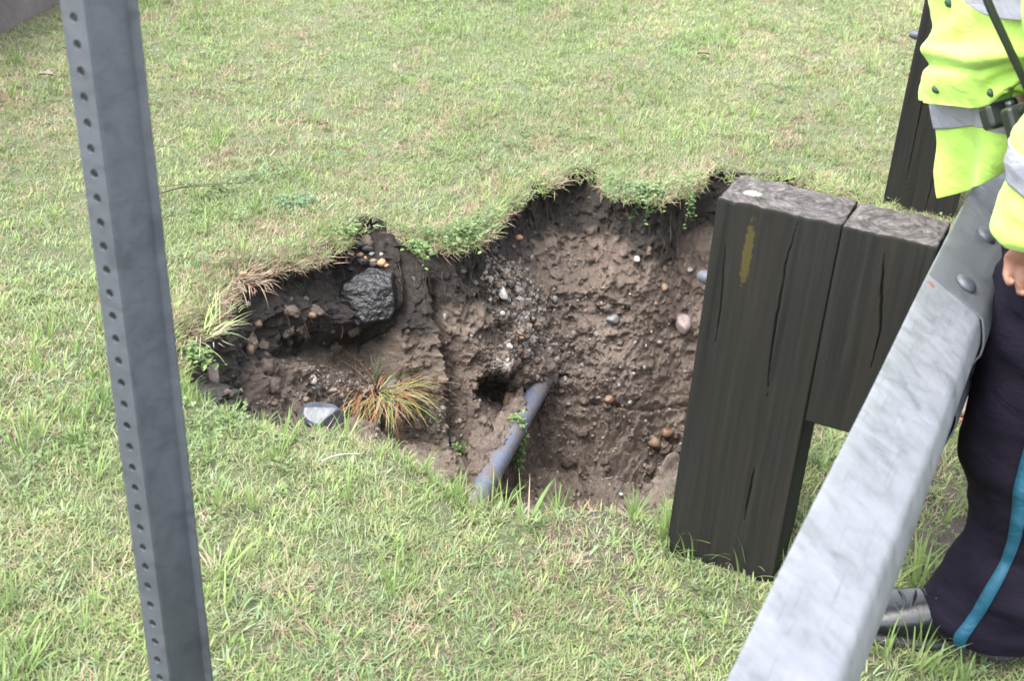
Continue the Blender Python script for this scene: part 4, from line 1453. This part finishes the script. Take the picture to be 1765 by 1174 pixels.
PM = {
    'vest': cloth('hi_vis_yellow', (.34, .55, .095), .55, .06, .1),
    'silver': cloth('reflective_silver', (.25, .255, .30), .35, .1, .0),
    'navy': cloth('navy_trousers', (.0062, .0048, .0105), .85, .2, .0),
    'teal': cloth('teal_stripe', (.006, .062, .105), .6, .15, .0),
    'denim': cloth('dark_denim', (.03, .035, .06), .85, .2, .1),
    'coat': cloth('grey_coat', (.12, .12, .13), .8, .2, .1),
    'skin': simple('skin', (.23, .115, .075), .5, 0, .08, 30, .15, .001),
    'leather': simple('black_leather', (.004, .0045, .008), .34, 0, .3, 30, .25, .002, .7),
    'sole': simple('rubber_sole', (.02, .02, .02), .7, 0, .2, 40),
    'tanshoe': simple('tan_leather', (.15, .115, .095), .6, 0, .15, 30),
    'tansole': simple('tan_sole', (.22, .09, .035), .6, 0, .15, 30),
    'hair': simple('dark_hair', (.03, .02, .012), .6, 0, .4, 90, .8, .004),
    'black': simple('black_plastic', (.018, .022, .020), .38, 0, .15, 40, .1, .001),
    'snap': simple('dark_snap', (.008, .028, .014), .4, 0, .1, 40),
    'cap': cloth('navy_cap', (.02, .02, .035), .8),
    'white': simple('white_print', (.6, .62, .62), .5, 0, .02, 10),
    'red': simple('orange_button', (.7, .12, .04), .4, 0, .05, 10),
}
def head_mb(mb, c, fwd, up, s=1.):
    "skull, jaw, nose, brow, ears; fwd is where the face looks"
    fwd = np.asarray(fwd, float); fwd /= np.linalg.norm(fwd)
    up = np.asarray(up, float); up -= fwd * (up @ fwd); up /= np.linalg.norm(up)
    rt = np.cross(fwd, up)
    B = np.stack([fwd, rt, up])
    def el(p_, R_, n_=20):
        V_, F_ = [], []
        bm_ = bmesh.new(); bmesh.ops.create_uvsphere(bm_, u_segments=n_, v_segments=n_ // 2 + 2, radius=1)
        V_ = np.array([v.co[:] for v in bm_.verts]); F_ = [tuple(v.index for v in f.verts) for f in bm_.faces]; bm_.free()
        mb.add((V_ * np.asarray(R_) * s + np.asarray(p_) * s) @ B + c, F_)
    el((-.012, 0, .035), (.098, .077, .085))
    el((.022, 0, -.030), (.062, .060, .075))
    el((.050, 0, -.075), (.030, .032, .026))
    el((.088, 0, -.012), (.018, .013, .026))
    el((.100, 0, -.022), (.012, .015, .010))
    el((.074, 0, .022), (.018, .055, .012))
    el((.078, 0, -.052), (.012, .024, .006))
    el((.078, 0, -.062), (.011, .020, .006))
    for q in (-1, 1):
        el((-.005, q * .078, -.008), (.020, .008, .032))
        el((.070, q * .030, -.030), (.022, .022, .020))
    return B
def hand_mb(mb, wrist, dirv, palmn, thumb_side, s=1., curl=.7):
    "palm and five bent fingers; dirv from the wrist to the knuckles, palmn out of the palm"
    d = np.asarray(dirv, float); d /= np.linalg.norm(d)
    n_ = np.asarray(palmn, float); n_ -= d * (n_ @ d); n_ /= np.linalg.norm(n_)
    t_ = np.cross(n_, d) * thumb_side
    w_ = np.asarray(wrist, float)
    rings = []
    for u_, hw, th in ((-.02, .027, .020), (.01, .030, .017), (.04, .039, .016), (.07, .042, .014), (.088, .038, .011)):
        rings.append([w_ + d * u_ * s + (t_ * hw * math.cos(a) + n_ * th * math.sin(a)) * s for a in np.linspace(0, 2 * math.pi, 20, endpoint=False)])
    mb.loft(rings)
    for i, (off, L) in enumerate(((.030, .072), (.010, .082), (-.010, .076), (-.030, .060))):
        p_ = w_ + (d * .080 + t_ * off) * s
        pts = [p_ - d * .02 * s, p_]
        a = .15
        for f_ in (.45, .30, .25):
            a += curl * (.55 + .1 * i)
            pts.append(pts[-1] + (d * math.cos(a) + n_ * math.sin(a)) * L * f_ * s)
        mb.tube(pts, [.0095 * s, .0095 * s, .0088 * s, .008 * s, .0065 * s], 12)
    p_ = w_ + (d * .018 + t_ * .026) * s
    q = [p_, p_ + (d * .026 + t_ * .022 + n_ * .008) * s, p_ + (d * .055 + t_ * .030 + n_ * .022) * s, p_ + (d * .074 + t_ * .024 + n_ * .034) * s]
    mb.tube(q, [.013 * s, .0115 * s, .0098 * s, .0075 * s], 12)
def shoe(root, heel, toe, mu, msl, w_=.048, hgt=.085, laces=True, collar=.125):
    heel, toe = np.asarray(heel, float), np.asarray(toe, float)
    d = toe - heel; L = np.linalg.norm(d[:2]); d = np.array([d[0] / L, d[1] / L, 0]); s_ = np.array([-d[1], d[0], 0])
    z0 = heel[2]
    def ring(u_, hw, zt, z_lo):
        out = []
        for a in np.linspace(0, 2 * math.pi, 24, endpoint=False):
            c, s = math.cos(a), math.sin(a)
            zz = z_lo + (zt - z_lo) * (.5 + .5 * s) if s > 0 else z_lo + (zt - z_lo) * .5 * (1 + s) ** 1.6
            out.append(heel + d * u_ * L + s_ * hw * np.sign(c) * abs(c) ** .75 + np.array([0, 0, zz]))
        return out
    prof = [(-.01, .012, .06, .03), (.0, .028, .075, .016), (.06, .036, .090, .014), (.2, .038, .105, .014), (.36, .037, .104, .014), (.5, .041, .088, .014), (.64, .047, .070, .014), (.78, .047, .058, .014), (.88, .042, .050, .014), (.96, .030, .040, .015), (1.0, .014, .030, .018)]
    k_ = w_ / .048
    P = catm([(u_, hw * k_, zt, zl) for u_, hw, zt, zl in prof], 40)
    mb_ = MB().loft([ring(*q) for q in P])
    ank = limb([(*(heel + d * .20 * L + np.array([0, 0, .05])), .036), (*(heel + d * .17 * L + np.array([0, 0, .10])), .038), (*(heel + d * .15 * L + np.array([0, 0, collar])), .040)], 24, 10, .001)
    mb_.loft(list(ank))
    up_ = mb_.build('shoe', mu, root)
    mb_ = MB()
    out = []
    for z_ in (0.0, .004, .012, .016):
        r_ = []
        for a in np.linspace(0, 2 * math.pi, 60, endpoint=False):
            u_ = .5 + .515 * math.cos(a)
            hw = float(np.interp(u_, [q[0] for q in prof], [q[1] for q in prof])) * k_ * 1.06
            hw = hw if 0 < u_ < 1 else .012
            r_.append(heel + d * u_ * L + s_ * hw * math.copysign(1, math.sin(a)) * min(1, abs(math.sin(a)) * 3) + np.array([0, 0, z_ + .0]))
        out.append(r_)
    mb_.loft(out)
    o = mb_.build('sole', msl, root); 
    o.parent = up_
    if laces:
        mb_ = MB()
        for i in range(5):
            u_ = .40 + .055 * i
            c = heel + d * u_ * L
            zt = float(np.interp(u_, [q[0] for q in prof], [q[2] for q in prof]))
            pts = [c + s_ * .026 * q_ + np.array([0, 0, zt + .004 - .012 * abs(q_) ** 2]) + d * .006 * q_ * (1 if i % 2 else -1) for q_ in (-1, -.6, -.2, .2, .6, 1)]
            mb_.tube(pts, .0022, 6)
        c = heel + d * .42 * L + np.array([0, 0, .108])
        for q_ in (-1, 1):
            mb_.tube([c, c + s_ * .02 * q_ + d * .004, c + s_ * .03 * q_ + d * .016 - np.array([0, 0, .006]), c + s_ * .014 * q_ + d * .014 - np.array([0, 0, .002]), c], .002, 6)
        o = mb_.build('laces', PM['sole'], root); o.parent = up_
    return up_
def remesh(o, vx, it=6):
    m_ = o.modifiers.new('skin', 'REMESH'); m_.mode = 'VOXEL'; m_.voxel_size = vx; m_.use_smooth_shade = True
    s_ = o.modifiers.new('relax', 'SMOOTH'); s_.iterations = it; s_.factor = .5
def stripband(name, V_, i0, i1, mat, parent, lift=.0025, a0=None, a1=None):
    "a band sewn on: a run of rings of a garment, lifted off it"
    R_ = V_[i0:i1]
    c = R_.mean(axis=1, keepdims=True)
    N_ = R_ - c; N_ /= np.linalg.norm(N_, axis=-1, keepdims=True)
    A_ = R_ + N_ * lift
    n_ = A_.shape[1]
    mb_ = MB()
    if a0 is None:
        mb_.loft(list(A_), cap=False)
    else:
        mb_.loft([r_[a0:a1] for r_ in A_], cap=False, closed=False)
    o = mb_.build(name, mat, parent, True)
    m_ = o.modifiers.new('thick', 'SOLIDIFY'); m_.thickness = .002; m_.offset = -1
    return o

# --- the officer leaning over the rail
off = empty('person', (.62, .10, 0), 'person in yellow high visibility jacket and dark teal striped trousers leaning over the rail', 'person')
g0 = float(ground_z(.55, .0))
# trousers
legL = hring([(.556, .015, .045, .100, .078), (.556, .015, .07, .104, .080), (.568, .015, .13, .100, .078), (.580, .02, .22, .100, .078), (.580, .02, .29, .106, .080), (.566, .02, .40, .120, .088), (.562, .03, .52, .124, .098), (.556, .04, .64, .124, .106), (.575, .05, .76, .132, .118), (.60, .06, .88, .14, .125)], 64, 130, .011, 5, 8)
legR = hring([(.76, .27, .025, .085, .075), (.75, .27, .12, .084, .075), (.72, .26, .28, .085, .078), (.635, .25, .45, .095, .085), (.62, .24, .62, .105, .10), (.62, .20, .78, .125, .12), (.62, .18, .88, .14, .125)], 56, 110, .010, 15, 8)
hip = hring([(.60, .12, .80, .12, .15), (.61, .12, .88, .155, .185), (.61, .12, .96, .150, .180), (.59, .12, 1.04, .14, .17)], 56, 40, .004, 9)
mb = MB().loft(list(legL)).loft(list(legR)).loft(list(hip))
tr = mb.build('trousers', PM['navy'], off)
# the stripe runs down the outer seam of the left leg
a = np.linspace(0, 2 * math.pi, 64, endpoint=False)
def legpt(V_, i, ang, lift):
    k_ = (ang / (2 * math.pi) * V_.shape[1]) % V_.shape[1]
    j = int(k_); u_ = k_ - j
    p_ = V_[i, j] * (1 - u_) + V_[i, (j + 1) % V_.shape[1]] * u_
    c = V_[i].mean(axis=0); n_ = p_ - c; n_ /= np.linalg.norm(n_)
    return p_ + n_ * lift
rings = []
for i in range(0, 126):
    z_ = legL[i, 0, 2]
    ctr = 4.46 + .42 * max(0, z_ - .03)
    wv = .0016 * (i % 2)
    rings.append([legpt(legL, i, ctr - .095, .001), legpt(legL, i, ctr - .095, .0035), legpt(legL, i, ctr, .004 + wv), legpt(legL, i, ctr + .095, .0035), legpt(legL, i, ctr + .095, .001)])
st_ = MB().loft(rings, cap=False, closed=False).build('side_stripe', PM['teal'], off)
st_.parent = tr
# shoes
shoe(off, (.615, .030, g0), (.305, -.040, g0), PM['leather'], PM['sole'], .052)
shoe(off, (.86, .29, float(ground_z(.7, .28))), (.57, .26, float(ground_z(.6, .25))), PM['leather'], PM['sole'], .052)
# body: head, neck, trunk, arms and hands in one skin
mb = MB()
hc = np.array([.06, .17, 1.53])
head_mb(mb, hc, (-.85, .05, -.55), (-.4, 0, .9))
mb.loft(list(limb([(.26, .16, 1.38, .075), (.18, .165, 1.43, .060), (.10, .17, 1.48, .055)], 24, 12, 0)))
mb.loft(list(limb([(.60, .12, .92, .14), (.56, .13, 1.08, .14), (.46, .14, 1.24, .16), (.32, .155, 1.36, .12)], 30, 30, 0)))
SHL, ELL, WRL = np.array([.42, -.08, 1.29]), np.array(AY(1900, 190, -.18)), np.array(AY(1806, 420, -.11))
SHR, ELR, WRR = np.array([.33, .37, 1.29]), np.array([.42, .52, 1.02]), np.array([.40, .42, .78])
for sh_, el_, wr_ in ((SHL, ELL, WRL), (SHR, ELR, WRR)):
    mb.loft(list(limb([(*sh_, .055), (*((sh_ + el_) / 2), .048), (*el_, .040)], 20, 16, 0)))
    mb.loft(list(limb([(*el_, .042), (*((wr_ + el_) / 2), .038), (*wr_, .027)], 20, 16, 0)))
hand_mb(mb, WRL + np.array([0, 0, .004]), np.array(AY(1752, 470, -.03)) - WRL, (-.1, .25, -1), 1, .92, 1.15)
hand_mb(mb, WRR, (-.5, -.1, -.75), (-.8, 0, .5), -1, 1., .55)
bd = mb.build('body', PM['skin'], off)
remesh(bd, .0042, 5)
# jacket trunk
jk = hring([(.60, .13, .955, .185, .235), (.59, .13, .99, .20, .24), (.57, .13, 1.05, .215, .24), (.53, .14, 1.13, .235, .235), (.48, .145, 1.20, .23, .23), (.42, .15, 1.27, .205, .225), (.35, .155, 1.34, .16, .19), (.29, .16, 1.385, .10, .11), (.25, .165, 1.41, .075, .075)], 80, 120, .016, 33, 7)
mb = MB().loft(list(jk))
_w = [AY(1834, 228, -.14), AY(1818, 262, -.13), AY(1799, 312, -.12), AY(1783, 362, -.11), AY(1781, 400, -.11), AY(1780, 418, -.11)]
slL = limb([(.38, -.03, 1.31, .095), (.43, -.09, 1.27, .090), (*((np.array([.43, -.09, 1.27]) + ELL) / 2), .080), (*ELL, .072), (*_w[0], .058), (*_w[1], .054), (*_w[2], .055), (*_w[3], .058), (*_w[4], .052), (*_w[5], .040)], 48, 110, .010, 51, 12)
slR = limb([(.33, .34, 1.31, .09), (.39, .45, 1.18, .08), (.42, .52, 1.03, .075), (.42, .48, .90, .066), (.405, .44, .82, .058), (.403, .43, .81, .04)], 40, 80, .009, 52, 12)
mb.loft(list(slL)).loft(list(slR))
jo = mb.build('jacket', PM['vest'], off)
b_ = stripband('reflective_band', slL, 56, 74, PM['silver'], off); b_.parent = jo
b_ = stripband('reflective_band', jk, 42, 54, PM['silver'], off); b_.parent = jo
b_ = stripband('reflective_band', slR, 52, 62, PM['silver'], off); b_.parent = jo

def sheet(name, rows, mat, nu=60, nv=60, wr=.006, seed=0, thick=.0035, fold=None, parent=None, vr=(0, 1), lift=0.):
    "a hanging panel through a net of points, with its real thickness"
    net = np.array(rows)
    R1 = np.array([catm(r_, nu) for r_ in net])
    S_ = np.array([catm(R1[:, i], nv) for i in range(nu)]).transpose(1, 0, 2)
    N_ = np.cross(np.gradient(S_, axis=0), np.gradient(S_, axis=1)); N_ /= np.linalg.norm(N_, axis=-1, keepdims=True) + 1e-9
    flip = np.sign(((CAM - S_) * N_).sum(-1).mean()); N_ *= flip
    h = fbm(S_ * np.array([1, 1, .6]), 13, 3, seed) * wr
    uu, vv = np.meshgrid(np.linspace(0, 1, nu), np.linspace(0, 1, nv))
    if fold is not None: h = h + fold(uu, vv)
    S_ = S_ + N_ * (h + lift)[..., None]
    a_, b2 = int(vr[0] * (nv - 1)), int(vr[1] * (nv - 1)) + 1
    mb_ = MB().loft(list(S_[a_:b2]), cap=False, closed=False)
    o_ = mb_.build(name, mat, parent, True, fix=False)
    m_ = o_.modifiers.new('thick', 'SOLIDIFY'); m_.thickness = thick; m_.offset = 0
    return o_, S_, N_
def Q(px, py, Y_): return tuple(AY(px, py, Y_))
rowsA = [[Q(1628, -150, .36), Q(1640, -150, .20), Q(1700, -150, .06), Q(1770, -150, .0), Q(1840, -140, -.02)],
         [Q(1612, 10, .34), Q(1630, 14, .19), Q(1690, 18, .08), Q(1760, 16, .02), Q(1830, 16, .0)],
         [Q(1602, 84, .32), Q(1622, 92, .18), Q(1680, 104, .09), Q(1755, 92, .045), Q(1815, 82, .04)],
         [Q(1592, 140, .30), Q(1618, 146, .18), Q(1682, 150, .11), Q(1738, 134, .075), Q(1790, 118, .06)],
         [Q(1588, 172, .29), Q(1618, 180, .18), Q(1682, 185, .12), Q(1722, 166, .085), Q(1766, 112, .07)]]
def foldA(u_, v_):
    return np.minimum(1, u_ * 5) * .013 * np.exp(-((v_ - .50 + .06 * u_) / .05) ** 2) - .008 * np.exp(-((v_ - .60 + .05 * u_) / .035) ** 2) + .012 * np.sin(5 * u_ + 9 * v_) * (1 - v_) + .007 * np.sin(13 * v_ - 5 * u_) * u_ + .010 * np.exp(-((u_ * .7 + v_ - .55) / .08) ** 2)
pa, SA, NA_ = sheet('front_panel', rowsA, PM['vest'], 80, 80, .008, 61, .004, foldA, off)
rowsB = [[Q(1612, 120, .34), Q(1650, 120, .26), Q(1700, 130, .20), Q(1745, 150, .14)],
         [Q(1614, 180, .33), Q(1652, 184, .25), Q(1698, 188, .19), Q(1738, 205, .14)],
         [Q(1617, 228, .32), Q(1655, 226, .25), Q(1698, 222, .19), Q(1740, 235, .14)],
         [Q(1622, 285, .31), Q(1660, 284, .25), Q(1702, 278, .20), Q(1742, 268, .15)],
         [Q(1629, 339, .30), Q(1664, 328, .25), Q(1702, 312, .21), Q(1741, 288, .16)]]
def foldB(u_, v_):
    return .010 * np.sin(9 * u_ + 2 * v_) * (.4 + v_)
pb_, SB, NB = sheet('hem_flap', rowsB, PM['vest'], 60, 70, .008, 62, .004, foldB, off)
sb_, _, _ = sheet('reflective_band', rowsB, PM['silver'], 60, 70, .008, 62, .002, foldB, off, (.16, .47), .0045)
sb_.parent = pb_
def snap(px, py, Sx, r_, parent):
    P_ = PJ(Sx).reshape(-1, 2)
    i = np.argmin(np.hypot(P_[:, 0] - px, P_[:, 1] - py))
    c = Sx.reshape(-1, 3)[i]
    d_ = CAM - c; d_ /= np.linalg.norm(d_)
    o_ = bolt_mb(c + d_ * .003, d_, r_, .004, 0, 18).build('snap', PM['snap'], off)
    o_.parent = parent
snap(1613, 153, SA, .0075, pa); snap(1708, 159, SA, .0065, pa); snap(1636, 6, SA, .0085, pa); snap(1765, 235, SB, .006, pb_)
# silver band across the jacket front, high up
bandr = [[Q(1672, -34, .075), Q(1705, -30, .052), Q(1760, -26, .012), Q(1840, -22, -.012)],
         [Q(1676, 0, .074), Q(1712, 20, .052), Q(1762, 30, .012), Q(1835, 28, -.008)]]
bb_, _, _ = sheet('reflective_band', bandr, PM['silver'], 40, 14, .0, 63, .002, None, off, (0, 1), .014)
bb_.parent = pa
# hair
mb = MB()
bmx = bmesh.new(); bmesh.ops.create_uvsphere(bmx, u_segments=28, v_segments=18, radius=1)
V_ = np.array([v.co[:] for v in bmx.verts]); F_ = [tuple(v.index for v in f.verts) for f in bmx.faces]; bmx.free()
fw = np.array([-.85, .05, -.55]); fw /= np.linalg.norm(fw); upv = np.array([-.4, 0, .9]); upv -= fw * (upv @ fw); upv /= np.linalg.norm(upv); rtv = np.cross(fw, upv)
Bh = np.stack([fw, rtv, upv])
mb.add((V_ * np.array([.107, .086, .088]) + np.array([-.022, 0, .045])) @ Bh + hc, F_)
mb.build('hair', PM['hair'], off)

# radio in its holder on the hip, with the cord of its shoulder microphone
rd = np.array(AY(1768, 213, .03))
radio = empty('radio', rd, 'black handheld radio with a dark cord hanging at the waist under the yellow jacket', 'radio')
cx_, cy_, cz_ = CR * .9 + CU * .25, CU * .95 - CR * .22, None
cx_ = cx_ / np.linalg.norm(cx_); cy_ = cy_ - cx_ * (cy_ @ cx_); cy_ /= np.linalg.norm(cy_); cz_ = np.cross(cx_, cy_)
def obox(mb_, c, hx, hy, hz):
    V_ = [(c + cx_ * hx * a + cy_ * hy * b + cz_ * hz * d_) for d_ in (-1, 1) for b in (-1, 1) for a in (-1, 1)]
    mb_.add(V_, [(0, 2, 3, 1), (4, 5, 7, 6), (0, 1, 5, 4), (2, 6, 7, 3), (0, 4, 6, 2), (1, 3, 7, 5)])
    return mb_
o = obox(MB(), rd, .027, .030, .017).build('case', PM['black'], radio, False); bevel(o, .006, 3)
o = obox(MB(), rd - cy_ * .058 + cx_ * .003, .024, .030, .014).build('battery', PM['black'], radio, False); bevel(o, .005, 3)
mb = MB(); mb.tube([rd + cy_ * .028 - cx_ * .014, rd + cy_ * .038 - cx_ * .014], .0065, 16)
o = mb.build('knob', PM['black'], radio, True)
mb = MB(); obox(mb, rd + cx_ * .006 + cy_ * .020 + cz_ * .0175, .007, .004, .0015)
mb.build('button', PM['red'], radio, False)
mb = MB()
for i in range(3): obox(mb, rd + cx_ * .010 + cy_ * (.009 - .005 * i) + cz_ * .0175, .012, .0009, .0008)
mb.build('grille', PM['white'], radio, False)
tc = bpy.data.curves.new('lettering', 'FONT'); tc.body = 'MOTOROLA'; tc.size = .0072; tc.extrude = .0003; tc.align_x = 'LEFT'
to = bpy.data.objects.new('lettering_text', tc); COL.objects.link(to)
bpy.context.view_layer.update()
me = bpy.data.meshes.new_from_object(to.evaluated_get(bpy.context.evaluated_depsgraph_get()))
tv = np.array([v.co[:] for v in me.vertices]); tf = [tuple(p_.vertices) for p_ in me.polygons]
bpy.data.objects.remove(to); bpy.data.meshes.remove(me)
mb = MB(); org = rd - cx_ * .014 - cy_ * .0155 + cz_ * .0176
mb.add(tv[:, 0:1] * cx_ + tv[:, 1:2] * cy_ + tv[:, 2:3] * cz_ + org, tf)
cc = rd - cx_ * .0195 - cy_ * .013 + cz_ * .0176
ringp = [cc + .0036 * (math.cos(t_) * cx_ + math.sin(t_) * cy_) for t_ in np.linspace(0, 2 * math.pi, 24)]
mb.tube(ringp, .0005, 5)
mb.tube([cc + cx_ * a_ * .0036 + cy_ * b2 * .0036 for a_, b2 in ((-.6, -.5), (-.3, .6), (0, -.1), (.3, .6), (.6, -.5))], .0004, 5)
mb.build('lettering', PM['white'], radio, False)
cord = [Q(1680, -60, -.06), Q(1706, 10, -.055), Q(1738, 80, -.04), Q(1766, 140, -.02), Q(1774, 170, .0), Q(1762, 190, .01)]
K = catm(cord, 60)
mb = MB().tube([k_ for k_ in K], .0058, 12)
mb.build('cord', PM['black'], radio, True)
# pouch on the belt behind the radio
pc_ = np.array(AY(1724, 196, .12))
mb = MB(); obox(mb, pc_, .026, .020, .02)
o = mb.build('pouch', PM['black'], off, False); bevel(o, .008, 3)

# --- a second person mostly hidden behind the officer: tan shoe, jeans, grey coat
pe = empty('person', (.78, .82, 0), 'person of whom only a tan shoe shows, behind the dark trouser leg', 'person')
g1 = float(ground_z(.55, .8))
s2 = shoe(pe, (.67, .83, g1), (.385, .80, g1), PM['tanshoe'], PM['tansole'], .052, laces=False)
shoe(pe, (.80, 1.10, g1), (.52, 1.07, g1), PM['tanshoe'], PM['tansole'], .052, laces=False)
l1 = hring([(.655, .83, .04, .065, .065), (.66, .83, .2, .07, .07), (.68, .85, .45, .08, .08), (.72, .88, .8, .11, .11)], 40, 60, .006, 5)
l2 = hring([(.78, 1.09, .04, .065, .065), (.78, 1.09, .2, .07, .07), (.78, 1.07, .45, .08, .08), (.77, 1.03, .8, .11, .11)], 40, 60, .006, 6)
hp_ = hring([(.74, .96, .74, .12, .17), (.74, .96, .86, .15, .19), (.75, .96, 1.0, .14, .18)], 40, 20, .004, 7)
MB().loft(list(l1)).loft(list(l2)).loft(list(hp_)).build('trousers', PM['denim'], pe)
ck = hring([(.75, .96, .84, .17, .21), (.76, .96, 1.05, .16, .20), (.77, .96, 1.3, .17, .23), (.78, .96, 1.42, .12, .18), (.78, .96, 1.48, .07, .08)], 50, 60, .010, 8)
mb = MB().loft(list(ck))
for sg in (-1, 1):
    mb.loft(list(limb([(.78, .96 + sg * .18, 1.40, .075), (.80, .96 + sg * .25, 1.15, .065), (.76, .96 + sg * .25, .92, .055), (.76, .96 + sg * .25, .90, .04)], 30, 40, .007, 9)))
mb.build('coat', PM['coat'], pe)
mb = MB()
head_mb(mb, np.array([.76, .96, 1.64]), (-1, -.1, -.25), (0, 0, 1))
mb.loft(list(limb([(.78, .96, 1.44, .065), (.775, .96, 1.50, .055), (.77, .96, 1.57, .052)], 20, 10, 0)))
mb.loft(list(limb([(.75, .96, .9, .12), (.76, .96, 1.2, .14), (.78, .96, 1.42, .09)], 20, 12, 0)))
for sg in (-1, 1):
    mb.loft(list(limb([(.78, .96 + sg * .17, 1.38, .05), (.80, .96 + sg * .25, 1.15, .042), (.76, .96 + sg * .25, .88, .026)], 16, 16, 0)))
    hand_mb(mb, (.757, .96 + sg * .25, .875), (-.15, 0, -1), (-.3, -sg, 0), -sg, .95, .3)
bd2 = mb.build('body', PM['skin'], pe); remesh(bd2, .006, 4)
mb = MB()
Bh = np.stack([np.array([-.97, -.1, -.24]), np.array([-.1, .995, 0]), np.array([-.24, 0, .97])])
bmx = bmesh.new(); bmesh.ops.create_uvsphere(bmx, u_segments=28, v_segments=18, radius=1)
V_ = np.array([v.co[:] for v in bmx.verts]); F_ = [tuple(v.index for v in f.verts) for f in bmx.faces]; bmx.free()
mb.add((V_ * np.array([.107, .086, .088]) + np.array([-.022, 0, .047])) @ Bh + np.array([.76, .96, 1.64]), F_)
mb.build('hair', PM['hair'], pe)
